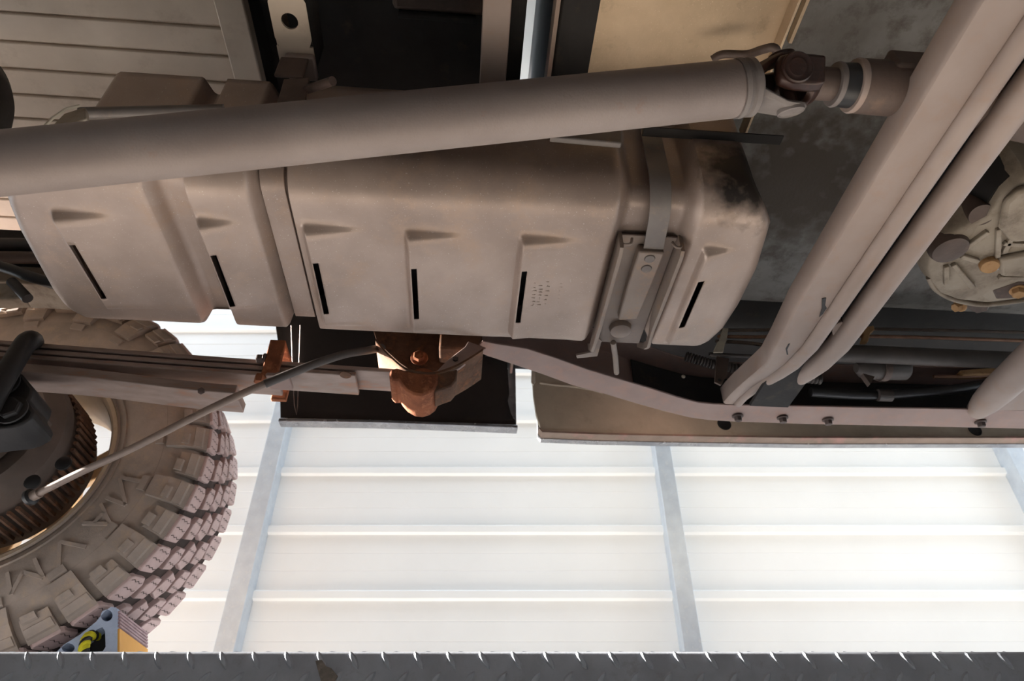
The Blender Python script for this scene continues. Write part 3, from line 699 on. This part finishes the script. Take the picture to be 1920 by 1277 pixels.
# ================================================================== crossmember
t = thing('crossmember', 'wide pressed-steel crossmember slanting down across the right side', 'crossmember', (.575, .4, .70))
YS = [-.55,-.2,.0,.2,.35,.5,.65,.78,.88,.95,1.0,1.05,1.10,1.15,1.185]
def cz(y): return .70+.082*sstep(.86, 1.22, y)
rings = []
for y in YS:
    z = cz(y); k = sstep(.93, 1.16, y); xl = .498+.010*max(0, y)/1.0+.018*sstep(.82,.95,y)+.01*k
    xe = .556+.004*y; r = .0145*(1-.45*k)
    ring = [(xl, y, z+.040), (xl, y, z+.004), (xl+.004, y, z)]
    ring += [(xe-.003, y, z), (xe-.0005, y, z+.002)]
    for q in range(9):
        a = pi*1.04+pi*1.0*q/8; ring.append((xe+r+r*cos(a)*1.0, y, z-.003+r*.55+r*sin(a)))
    ring += [(xe+1.2*r, y, z+.034+.0*k), (xl+.006, y, z+.046)]
    rings.append([Vector(p) for p in ring])
MB().loft(rings).build('flat_web', M['cross'], t, smooth=45)
# rear flange tube
pth = []
for y in YS[:-2]:
    pth.append(Vector((.622+.006*max(0,y)+.006*sstep(.9,1.1,y), y, cz(y)+.012)))
MB().tube(pth, [.0195-.003*sstep(.9,1.1,p.y) for p in pth], 20).build('rear_tube', M['cross'], t, smooth=60)
MB().box((.562,-.55,.735), (.64,1.12,.742)).build('upper_plate', M['under'], t)
pl = [P(x, y, Z=.712) for x, y in ((1560,612),(1580,604),(1590,622),(1568,632),(1562,630))]; MB().prism(pl, (0,0,.012)).build('weld_tab', M['cross'], t, bevel=.002)
# slits pressed into the web
pl = [P(x, y, Z=.6995) for x, y in ((1541,560),(1549,558),(1547,572),(1550,577),(1543,588),(1536,594),(1541,578))]; MB().prism(pl, (0,0,-.0008)).build('slit', M['black'], t)
pl = [P(x, y, Z=.7005) for x, y in ((1478,645),(1481,644),(1476,655),(1478,665),(1475,664),(1473,654))]; MB().prism(pl, (0,0,-.0008)).build('slit', M['black'], t)

# second crossmember at the lower right corner
t = thing('crossmember', 'end of a second crossmember entering at the lower right corner', 'crossmember', (1.08, 1.0, .74))
rings = []
p0 = P(1850, 752, Z=.775); p1 = P(1945, 662, Z=.745)
dd = (p1-p0).normalized()
MB().tube([p0-dd*.05, p0, p0+dd*.06, p1, p1+dd*.25], [.020,.027,.030,.030,.030], 20).build('rear_tube', M['cross'], t, smooth=60)
pl = [P(x, y, Z=.768) for x, y in ((1862,770),(1872,752),(1925,704),(2000,640),(2000,770))]; MB().prism(pl, (0,0,.006)).build('flat_web', M['cross'], t, bevel=.002)

# ================================================================== unseen drum, pipes and far rail, added above the viewpoint to block light
t = thing('exhaust_blocker', 'unseen steel drum and pipe added beside the drive shaft to block light', 'exhaust_blocker', (.0, .12, .72))
MB().lathe((-.78,.21,.81), (1,0,0), [(0,.03),(.01,.11),(.04,.13),(1.06,.13),(1.09,.11),(1.10,.03)], 36).build('rounded_drum', M['tcase'], t)
MB().tube([(.30,.21,.81),(.6,.14,.86),(1.5,.05,.90)], .03, 16).build('front_pipe', M['tcase'], t)
MB().tube([(-2.0,.05,.98),(-1.2,.08,.97),(-.95,.15,.93),(-.76,.21,.81)], .03, 16).build('tail_pipe', M['tcase'], t)
t = thing('chassis_rail', 'unseen far-side chassis rail added above the viewpoint to block light', 'chassis rail', (.3, -.22, .78))
MB().box((-2.0,-.26,.80), (2.8,-.19,.94)).build('channel', M['rail'], t, bevel=.004)
# ================================================================== chassis rail
t = thing('chassis_rail', 'long pinkish-brown chassis rail sweeping outwards along the lower right', 'chassis rail', (.7, 1.2, .78))
up = [(905,640),(930,645),(987,654),(1040,671),(1104,694),(1160,711),(1221,729),(1270,745),(1308,755),(1337,758),(1380,760),(1500,762),(1640,765),(1780,767),(1920,770),(2150,774)]
lo = [(890,658),(915,668),(958,682),(1015,701),(1075,723),(1135,739),(1191,756),(1245,771),(1293,783),(1330,788),(1380,791),(1500,795),(1640,798),(1780,801),(1920,804),(2150,809)]
rings = []
for a, b in zip(up, lo):
    p, q = P(*a, Z=.78), P(*b, Z=.78)
    rings.append([p, q, q+Vector((0,0,.115)), p+Vector((0,0,.115)), p+Vector((0,0,.111)), q+Vector((0,-.004,.111)), q+Vector((0,-.004,.004)), p+Vector((0,0,.004))])
chan = MB().loft(rings).build('channel', M['rail'], t, smooth=30, bevel=.001)
for px, py in ((1383,779),(1467,782),(1552,786),(1838,790)):
    MB().hexbolt(P(px, py, Z=.78), (0,.15,-1), .0085, .013, .012).build('bolt', M['boltdk'], chan)
# black sheet standing in for the shade inside the open rail
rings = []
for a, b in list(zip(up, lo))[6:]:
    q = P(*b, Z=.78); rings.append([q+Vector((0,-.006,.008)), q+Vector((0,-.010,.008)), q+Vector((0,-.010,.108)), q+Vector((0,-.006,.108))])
MB().loft(rings).build('shade_sheet', M['under'], t)
# rear length of rail, over the tank and the spring
t = thing('chassis_rail', 'dark chassis rail hidden above the tank guard and leaf spring', 'chassis rail', (-.6, 1.05, .86))
mb = MB(); mb.box((-2.0,1.00,.90), (.05,1.075,1.0)); mb.build('channel', M['under'], t, bevel=.004)
MB().box((-1.3,1.0,.862), (-.735,1.075,.905)).build('bump_pad', M['alu'], t, bevel=.004)
# drop post of the hanger to the rail
MB().box((-.06,1.02,.77), (.02,1.07,.905)).build('hanger_post', M['rustdk'], t, bevel=.004)

# ================================================================== cab: sill, floor, rear wall
t = thing('cab_sill', 'grey-brown inner door sill of the cab with peeling lower flange', 'sill', (.8, 1.40, .81))
ybase = 1.385
lft = [(997,660),(997,690),(1000,740),(1005,775),(1014,806)]
bot = [(1110,815),(1240,818),(1500,822),(1920,822),(2200,823)]
pts = [P(x, y, Y=ybase) for x, y in lft+bot]; top = [Vector((2.9,ybase,.86)), Vector((2.9,ybase,1.06)), Vector((pts[0].x,ybase,1.06))]
sillp = MB().prism(pts+top, (0,.012,0)).build('inner_panel', M['sill'], t, smooth=0, bevel=.002)
fl = [P(x, y, Y=ybase-.002) for x, y in [(1010,803),(1016,810)]+[(1110,814),(1240,817),(1500,821),(1920,821),(2200,822)]]
mb = MB(); rings = []
for p in fl: rings.append([p+Vector((0,-.006,.001)), p+Vector((0,.022,.0)), p+Vector((0,.022,-.006)), p+Vector((0,-.006,-.004))])
mb.loft(rings).build('lower_flange', M['peeled'], t, smooth=30)
mb = MB(); 
for p in fl: pass
rings = [[p+Vector((0,.018,.05)), p+Vector((0,.030,.05)), p+Vector((0,.036,-.008)), p+Vector((0,.018,-.008))] for p in fl]; mb.loft(rings).build('outer_skin', M['liptub'], t)
# sealant bead and rubber plugs
mb = MB(); mb.tube(smooth_path([P(x, y, Y=ybase-.001) for x, y in ((1012,718),(1040,722),(1075,725),(1110,731),(1130,737))], 4), .003, 8); mb.build('sealant_bead', M['clip'], t)
for px, py in ((1358,795),(1828,806)): MB().lathe(P(px, py, Y=ybase), (0,-1,0), [(0,.017),(.002,.016),(.0005,.012),(.001,.003)], 24).build('rubber_plug', M['plastic'], sillp)
mb = MB(); mb.prism([P(x, y, Y=ybase-.003) for x, y in ((997,682),(1003,682),(1004,716),(1000,722),(996,716))], (0,.004,0)); mb.build('white_edge', M['whitem'], t)

t = thing('cab_floor', 'dirty beige sealed underside of the cab floor', 'floor pan', (1.0, .5, .95))
# rear panel, lighter
MB().box((.160,-.6,.985), (.437,.60,.995)).build('rear_panel', M['cabfloor'], t, bevel=.002)
MB().box((.433,-.6,.958), (.4365,.66,.986)).build('panel_flange', M['cabfloor'], t)
rings = []
prof_ = [(-.6,1.03),(.30,1.03),(.50,1.03),(.62,1.01),(.74,.985),(.90,.965),(1.0,.962),(1.045,.966),(1.075,.978),(1.095,1.0),(1.105,1.04)]
rings = [[Vector((x,y,z)) for y, z in prof_]+[Vector((x,y,z+.006)) for y, z in reversed(prof_)] for x in (.44,.9,1.6,2.8)]
MB().loft(rings).build('main_panel', M['cabfloor2'], t, smooth=60)
rings = [[Vector((x,y,z)) for y, z in prof_[3:]]+[Vector((x,y,z+.006)) for y, z in reversed(prof_[3:])] for x in (.16,.44)]
MB().loft(rings).build('outer_panel', M['cabfloor2'], t, smooth=60)
mb = MB(); mb.box((.47,-.6,1.015), (.475,.52,1.032)); mb.build('floor_rib', M['cabfloor'], t)
MB().box((.160,.585,.962), (.44,.60,.995)).build('step_flange', M['cabfloor'], t, bevel=.003)
c = P(1466, 412, Z=.985); MB().lathe(c, (0,0,-1), [(-.01,.020),(.001,.020),(.002,.016),(.0005,.014),(.001,.002)], 28).build('drain_plug', M['cabfloor2'], t)
MB().box((.158,1.10,1.03), (2.8,1.40,1.04)).build('outer_sill_box', M['under'], t)
t = thing('cab_rear_wall', 'dark lower edge of the cab rear wall beside the bright gap', 'panel', (.15, .4, .97))
MB().box((.106,-.7,.985), (.166,1.38,1.5)).build('wall', M['under'], t, bevel=.004)
MB().box((.098,-.7,.972), (.104,1.38,1.02)).build('edge_lip', M['peeled'], t)

# ================================================================== tub (load bed)
t = thing('load_bed_floor', 'ribbed underside of the load bed floor at the upper left', 'floor pan', (-1.2, .5, 1.24))
for k in range(-17, 13):
    yk_ = .690+.0578*k
    # each pressed plank between two grooves
    MB().box((-2.1, yk_+.0022, 1.250), (-.492, yk_+.0556, 1.262)).build('plank', M['tubfloor'], t, bevel=.003)
MB().box((-2.1,-.7,1.256), (-.45,1.46,1.268)).build('groove_sheet', M['tubfloor'], t)
MB().box((-.492,-.7,1.236), (-.438,1.40,1.266)).build('edge_strip', M['tubfloor'], t, bevel=.003)
t = thing('bed_headboard', 'black front section of the load bed underside with a pressed panel', 'floor pan', (-.2, .4, 1.28))
MB().box((-.45,-.7,1.33), (.06,1.395,1.345)).build('sheet', M['under'], t)
MB().box((-.444,-.7,1.262), (-.438,1.395,1.335)).build('rear_web', M['under'], t)
MB().box((-.18,.38,1.300), (.0,.66,1.33)).build('pressed_panel', M['tcase'], t, bevel=.01)
MB().box((-.17,.66,1.295), (-.02,.672,1.33)).build('panel_ridge', M['under'], t, bevel=.003)
x0 = P(902,80,Z=1.0)[0]; x1 = P(954,80,Z=1.0)[0]
MB().box((x0,-.7,1.0), (x1,.75,1.012)).build('cross_sill', M['cross'], t, bevel=.002)
MB().box((x0,-.7,1.01), (x0+.004,.75,1.34)).build('cross_sill_web', M['tcase'], t)
MB().box((x1,-.7,1.03), (.060,1.395,1.42)).build('front_wall', M['under'], t, bevel=.002)
t = thing('bed_cross_bar', 'pale rusty cross bar with a round hole and bolt above the drive shaft', 'cross bar', (-.29, .2, .99))
za = 1.0; x0, x1 = -.319, -.264
# bar with a real round hole: outline in (x, y), hole cut by bridging
hc = P(543, 40, Z=za); hr = .0125
mb = MB(); ya, yb = hc.y-.04, hc.y+.04; NQ = 24
outer = []
for k in range(NQ):
    a = 2*pi*k/NQ; dx, dy = cos(a), sin(a)
    lim = min(((x1-hc.x) if dx > 0 else (hc.x-x0))/max(abs(dx), 1e-6), .04/max(abs(dy), 1e-6)); outer.append(Vector((hc.x+dx*lim, hc.y+dy*lim, za)))
inner = [Vector((hc.x+hr*cos(2*pi*k/NQ), hc.y+hr*sin(2*pi*k/NQ), za)) for k in range(NQ)]
up_ = Vector((0,0,.004))
mb.add(outer+inner+[p+up_ for p in outer]+[p+up_ for p in inner],
       [(k, (k+1) % NQ, NQ+(k+1) % NQ, NQ+k) for k in range(NQ)]+[(2*NQ+k, 2*NQ+(k+1) % NQ, 3*NQ+(k+1) % NQ, 3*NQ+k) for k in range(NQ)]+[(NQ+k, NQ+(k+1) % NQ, 3*NQ+(k+1) % NQ, 3*NQ+k) for k in range(NQ)])
mb.box((x0,-.7,za), (x1,ya,za+.004)); mb.box((x0,yb,za), (x1,.612,za+.004)); mb.box((x0,-.7,za+.004), (x0+.004,.612,za+.07))
mb.build('bar', M['tubfloor'], t, smooth=0)
MB().box((x1-.004,-.7,za+.004), (x1,.612,za+.07)).build('rear_flange', M['under'], t)
MB().box((x0+.012,.584,.988), (x1+.002,.625,1.0)).build('end_pad', M['cross'], t, bevel=.003)
MB().hexbolt(P(556,128,Z=.985), (0,-.1,-1), .0085, .010, .012).build('bolt', M['cross'], t)
MB().box((x0+.006,.586,.94), (x1-.006,.592,.99)).build('strap_tail', M['tcase'], t, bevel=.002)

t = thing('bed_side_panel', 'dark inner side of the load bed above the wall with a shiny lower lip', 'panel', (-.16, 1.41, .82))
ysd = 1.400
pl = [P(x, y, Y=ysd) for x, y in ((500,560),(518,620),(524,660),(526,790),(968,797),(955,660))]; pl[0].z = 1.25; pl[-1].z = 1.25
MB().prism(pl, (0,.010,0)).build('inner_panel', M['tubdark'], t, smooth=0)
lp = [P(x, y, Y=ysd-.012) for x, y in ((522,786),(700,789),(850,794),(971,799))]
rings = [[p+Vector((0,0,.004)), p+Vector((0,.03,.006)), p+Vector((0,.03,-.004)), p+Vector((0,.0,-.005))] for p in lp]; MB().loft(rings).build('lower_lip', M['liptub'], t, bevel=.002)
pl = [P(x, y, Y=ysd-.006) for x, y in ((950,660),(966,660),(968,792),(958,776),(952,752),(955,740))]; MB().prism(pl, (0,.004,0)).build('front_return', M['liptub'], t)
mb = MB(); mb.tube([P(x, y, Y=ysd-.012) for x, y in ((546,610),(549,700),(552,760),(556,778),(558,760),(560,700),(563,610))], .0010, 6); mb.build('wire_loop', M['spring'], t)
# wheel-arch rear part of the bed side, behind the wheel
MB().box((-2.1,1.40,1.10), (-1.32,1.41,1.7)).build('rear_panel', M['tubdark'], t)
MB().box((-2.1,1.40,1.25), (.10,1.41,1.7)).build('upper_panel', M['tubdark'], t)

# ================================================================== pipes, hoses and small parts on the right
def pipe(name, label, cat, pts, r, m, group=None, n=10, plane='Y'):
    pp = smooth_path([P(a, b, **{plane: c}) for a, b, c in pts], 6)
    o = MB().tube(pp, r, n).build(name, m); return tag(o, label, cat, group)
LY = 1.13
pipe('brake_line', 'uppermost of the thin brake lines running right from the tank guard', 'pipe', [(1346,619,LY),(1420,619,LY),(1500,617,LY),(1700,618,LY),(1950,624,LY)], .0036, M['line'], 'thin brake lines')
pipe('brake_line', 'brown brake line just below the uppermost one', 'pipe', [(1346,631,LY),(1420,632,LY),(1500,630,LY),(1700,632,LY),(1950,640,LY)], .0040, M['copper'], 'thin brake lines')
pipe('brake_line', 'third thin brake line, sagging below the upper two', 'pipe', [(1342,640,LY),(1400,643,LY),(1480,652,LY),(1640,655,LY)], .0040, M['line'], 'thin brake lines')
pipe('brake_line', 'lowest of the thin dark lines above the corrugated hose', 'pipe', [(1330,664,LY),(1400,668,LY),(1480,672,LY),(1600,676,LY)], .0042, M['hoseg'], 'thin brake lines')
for (a, b, c, d), lb in (((1352,615,1366,640), 'upper white line clip beside the tank guard corner'), ((1342,640,1360,660), 'lower beige line clip beside the tank guard corner')):
    pl = [P(x, y, Y=LY-.008) for x, y in ((a+4,b),(c,b),(c-4,d),(a-4,d))]
    tag(MB().prism(pl, (0,.018,0)).build('line_clip', M['clip'], bevel=.001), lb, 'clip')
# corrugated hose
pp = smooth_path([P(x, y, Y=1.15) for x, y in ((1285,668),(1340,684),(1400,694),(1470,704),(1540,712))], 30)
rs = [.0095+.0018*(1 if i % 3 else -1) for i in range(len(pp))]
tag(MB().tube(pp, rs, 14).build('corrugated_hose', M['hoseg'], smooth=0), 'ribbed corrugated hose behind the crossmember foot', 'hose')
pl = [P(x, y, Y=1.13) for x, y in ((1344,668),(1368,672),(1362,705),(1352,722),(1340,716))]
o = MB().prism(pl, (0,.005,0)).build('hose_clip', M['tcase'], bevel=.001); tag(o, 'brown steel clip hanging over the corrugated hose', 'clip')
c = P(1349,713,Y=1.129); MB().lathe(c, (0,-1,0), [(0,.004),(.001,.004)], 14).build('clip_hole', M['plastic'], o)
for (px, py, r_), lb in (((1396,707,.008), 'pale half-round grommet below the corrugated hose'), ((1281,707,.004), 'small white dot of a grommet in the dark chassis rail')):
    tag(MB().lathe(P(px, py, Y=1.175), (0,-1,.2), [(0,r_),(.003,r_),(.004,r_*.6)], 18).build('grommet', M['clip']), lb, 'grommet')
pipe('fuel_pipe', 'thick dark grey pipe running right behind the crossmember', 'pipe', [(1500,660,1.08),(1620,664,1.08),(1760,670,1.08),(1950,678,1.08)], .0185, M['hoseg'], n=20)
pipe('rubber_hose', 'black rubber hose lying along the inside of the chassis rail', 'hose', [(1520,735,1.17),(1620,741,1.17),(1700,738,1.17),(1800,728,1.17),(1930,704,1.17)], .0105, M['plastic'], n=14)
tag(MB().lathe(P(1645,741,Y=1.165), (1,0,0), [(0,.013),(.03,.013)], 20).build('hose_sleeve', M['hoseg']), 'dark sleeve around the black rubber hose', 'sleeve')
t = thing('fuel_filter', 'dark canister filter with clamp under the thick pipe', 'filter', P(1650, 715, Y=1.12))
a = P(1605,690,Y=1.12); b = P(1700,692,Y=1.12)
MB().lathe(a, b-a, [(0,.010),(.012,.021),(.03,.024),((b-a).length-.005,.024),((b-a).length,.020)], 28).build('body', M['hoseg'], t)
MB().lathe(a+(b-a)*.45, b-a, [(0,.025),(0,.0275),(.014,.0275),(.014,.025)], 28, caps=False).build('clamp', M['tcase'], t)
MB().prism([P(x, y, Y=1.09) for x, y in ((1618,700),(1640,706),(1632,720))], (0,.012,0)).build('clamp_ear', M['tcase'], t)
pipe('copper_line', 'rusty red-brown line low beside the second crossmember', 'pipe', [(1750,706,1.16),(1820,706,1.16),(1900,700,1.16)], .004, M['copper'])
tag(MB().prism([P(x, y, Y=1.15) for x, y in ((1800,694),(1850,690),(1890,688),(1890,698),(1840,702),(1806,702))], (0,.02,0)).build('yellow_bracket', M['bolt'], bevel=.002), 'yellowish bracket between the pipes near the right edge', 'bracket')
tag(MB().prism([P(x, y, Y=1.12) for x, y in ((1612,616),(1638,610),(1640,618),(1632,624),(1628,640),(1616,640),(1620,626))], (0,.012,0)).build('line_clip', M['bolt'], bevel=.001), 'orange-brown clip beside the rear tube of the crossmember', 'clip')

# ================================================================== small parts at the left and top
pipe('vent_pipe', 'pale grey pipe above the drive shaft at the left', 'pipe', [(150,213,.580),(200,212,.580),(330,209,.580),(420,207,.580)], .0085, M['strap'], n=16)
t = thing('pipe_bracket', 'small brassy bracket at the end of the pale grey pipe', 'bracket', P(120, 230, Y=.55))
MB().prism([P(x, y, Y=.55) for x, y in ((92,240),(120,212),(146,204),(160,200),(162,222),(140,230),(118,244))], (0,.012,0)).build('plate', M['alu'], t, bevel=.002)
MB().tube([P(x, y, Y=.545) for x, y in ((78,242),(98,222),(124,204),(150,198))], .0018, 8).build('edge', M['clip'], t)
o = MB().lathe(P(-60,190,Z=.98), (1,.12,0), [(-.2,.085),(-.04,.088),(.0,.085),(.03,.072),(.045,.045)], 40).build('rounded_drum', M['black']); tag(o, 'black rounded housing at the upper left edge', 'exhaust_blocker')  # rounded housing for an unidentified black shape
pipe('brake_line', 'upper dark pipe at the left edge beyond the tank guard', 'pipe', [(-60,458,.985),(40,458,.985),(200,462,.985)], .012, M['hoseg'])
pipe('brake_line', 'lower brown pipe at the left edge beyond the tank guard', 'pipe', [(-60,484,.985),(40,483,.985),(200,484,.985)], .012, M['tcase'])
pipe('bumper_hose', 'black hose sloping down behind the tank guard at the left edge', 'hose', [(-60,482,.96),(20,505,.96),(60,520,.96),(160,548,.96)], .010, M['plastic'])
tag(MB().prism([P(x, y, Y=.965) for x, y in ((-60,528),(24,530),(46,558),(-60,560))], (0,.03,0)).build('axle_bracket', M['alu'], bevel=.004), 'tan flat bracket at the left edge above the tyre', 'bracket')
tag(MB().tube([P(22,528,Y=.955), P(52,560,Y=.955)], .009, 12).build('rubber_stop', M['plastic']), 'short black rubber stop beside the tan bracket', 'bump stop')
# small pale plate added for the bright wedge between shaft and guard
tag(MB().prism([P(x, y, Y=.575) for x, y in ((1030,256),(1090,247),(1166,243),(1166,268),(1100,262))], (0,.01,0)).build('pale_plate', M['strap'], bevel=.002), 'pale grey wedge-shaped plate between drive shaft and tank guard', 'pale_plate')
t = thing('loom', 'dark wiring loop above the universal joint', 'cable', P(1350,105,Z=.93))
MB().tube(smooth_path([P(1335,112,Z=.94), P(1355,102,Z=.94), P(1400,102,Z=.93), P(1430,93,Z=.90), P(1452,90,Z=.89), P(1460,110,Z=.90)], 6), .006, 10).build('sleeve', M['tcase'], t)

# ================================================================== wheel chock
t = thing('wheel_chock', 'grey rubber wheel chock with holes wedged against the tyre', 'wheel chock', (-.62, 1.31, RT))
y0 = 1.245; y1 = 1.385
top = P(216, 1139, Y=y0)
zc = top.z; xt = top.x
cu = bpy.data.curves.new('c', 'CURVE'); cu.dimensions = '2D'; cu.fill_mode = 'BOTH'; cu.extrude = (y1-y0)/2
def spl(pts):
    s = cu.splines.new('POLY'); s.points.add(len(pts)-1); s.use_cyclic_u = True
    for q, (x, z) in zip(s.points, pts): q.co = (x, z, 0, 1)
zb_ = RT+.001
def px(pts): return [(q.x, q.z) for q in (P(a, b, Y=y0) for a, b in pts)]
EA, EB = P(220, 1141, Y=y0), P(219, 1222, Y=y0); ED = EB-EA; EB = EA+ED*((zb_-EA.z)/ED.z); ED = EB-EA   # sloping outer edge down to the deck
spl([(EB.x, zb_), (-.735, zb_)]+px([(84,1240),(106,1222),(124,1206),(150,1190),(180,1166),(196,1147),(208,1138),(217,1139)])+[(EA.x, EA.z)])
def circ(cx, cy, rx, ry, n=18): spl(px([(cx+rx*cos(2*pi*k/n), cy+ry*sin(2*pi*k/n)) for k in range(n)]))
circ(200, 1154, 11, 11); circ(128, 1215, 12, 9)
spl(px([(147,1216),(151,1204),(168,1191),(184,1179),(192,1176),(197,1184),(198,1213),(193,1221),(153,1223)]))
tmp = bpy.data.objects.new('tmp', cu); COL.objects.link(tmp)
bpy.context.view_layer.update()
me = bpy.data.meshes.new_from_object(tmp.evaluated_get(bpy.context.evaluated_depsgraph_get())); bpy.data.objects.remove(tmp)
mb = MB(); mb.add([(v.co.x, (y0+y1)/2+v.co.z, v.co.y) for v in me.vertices], [tuple(p.vertices) for p in me.polygons])
mb.build('body', M['chock'], t, smooth=0)
MB().prism([Vector((x, y0+.028, z)) for x, z in px([(112,1222),(130,1206),(152,1193),(182,1169),(198,1147),(214,1147),(212,1222)])], (0,.004,0)).build('hole_shade', M['plastic'], t, smooth=0)  # black sheet that puts shade into the chock holes
EN = Vector((-ED.z, 0, ED.x)).normalized()
def side_pad(f0, f1, h, name, m_, ya=.003):
    a, b = EA+ED*f0, EA+ED*f1
    MB().prism([Vector((q.x, y0+ya, q.z)) for q in (a-EN*.002, b-EN*.002, b+EN*h, a+EN*h)], (0, y1-y0-ya, 0)).build(name, M[m_], t)
for k in range(5): side_pad(.03+.042*k, .055+.042*k, .0035, 'rib', 'chockr')
side_pad(.245, .52, .003, 'orange_panel', 'orange'); side_pad(.52, .60, .002, 'grey_band', 'greyl')
for k in range(4): side_pad(.63+.05*k, .66+.05*k, .0035, 'rib', 'chockr')
# rope through the chock
t = thing('rope', 'yellow and black twisted rope looped through the wheel chock', 'rope', P(165, 1222, Y=1.235))
pp = smooth_path([P(157,1232,Y=1.225), P(158,1212,Y=1.23), P(164,1196,Y=1.24), P(176,1191,Y=1.255), P(186,1200,Y=1.30), P(190,1212,Y=1.35)], 10)
for ph, m_ in ((0, 'yellow'), (2.09, 'yellow'), (4.19, 'black')):
    q = []
    for i, p in enumerate(pp):
        tt = (pp[min(i+1,len(pp)-1)]-pp[max(i-1,0)]).normalized(); e1 = (Vector((0,0,1))-tt*tt.z).normalized() if abs(tt.z) < .95 else Vector((1,0,0)); e2 = tt.cross(e1)
        a = i*.55+ph; q.append(p+(e1*cos(a)+e2*sin(a))*.0042)
    MB().tube(q, .0046, 8).build('strand', M[m_], t)
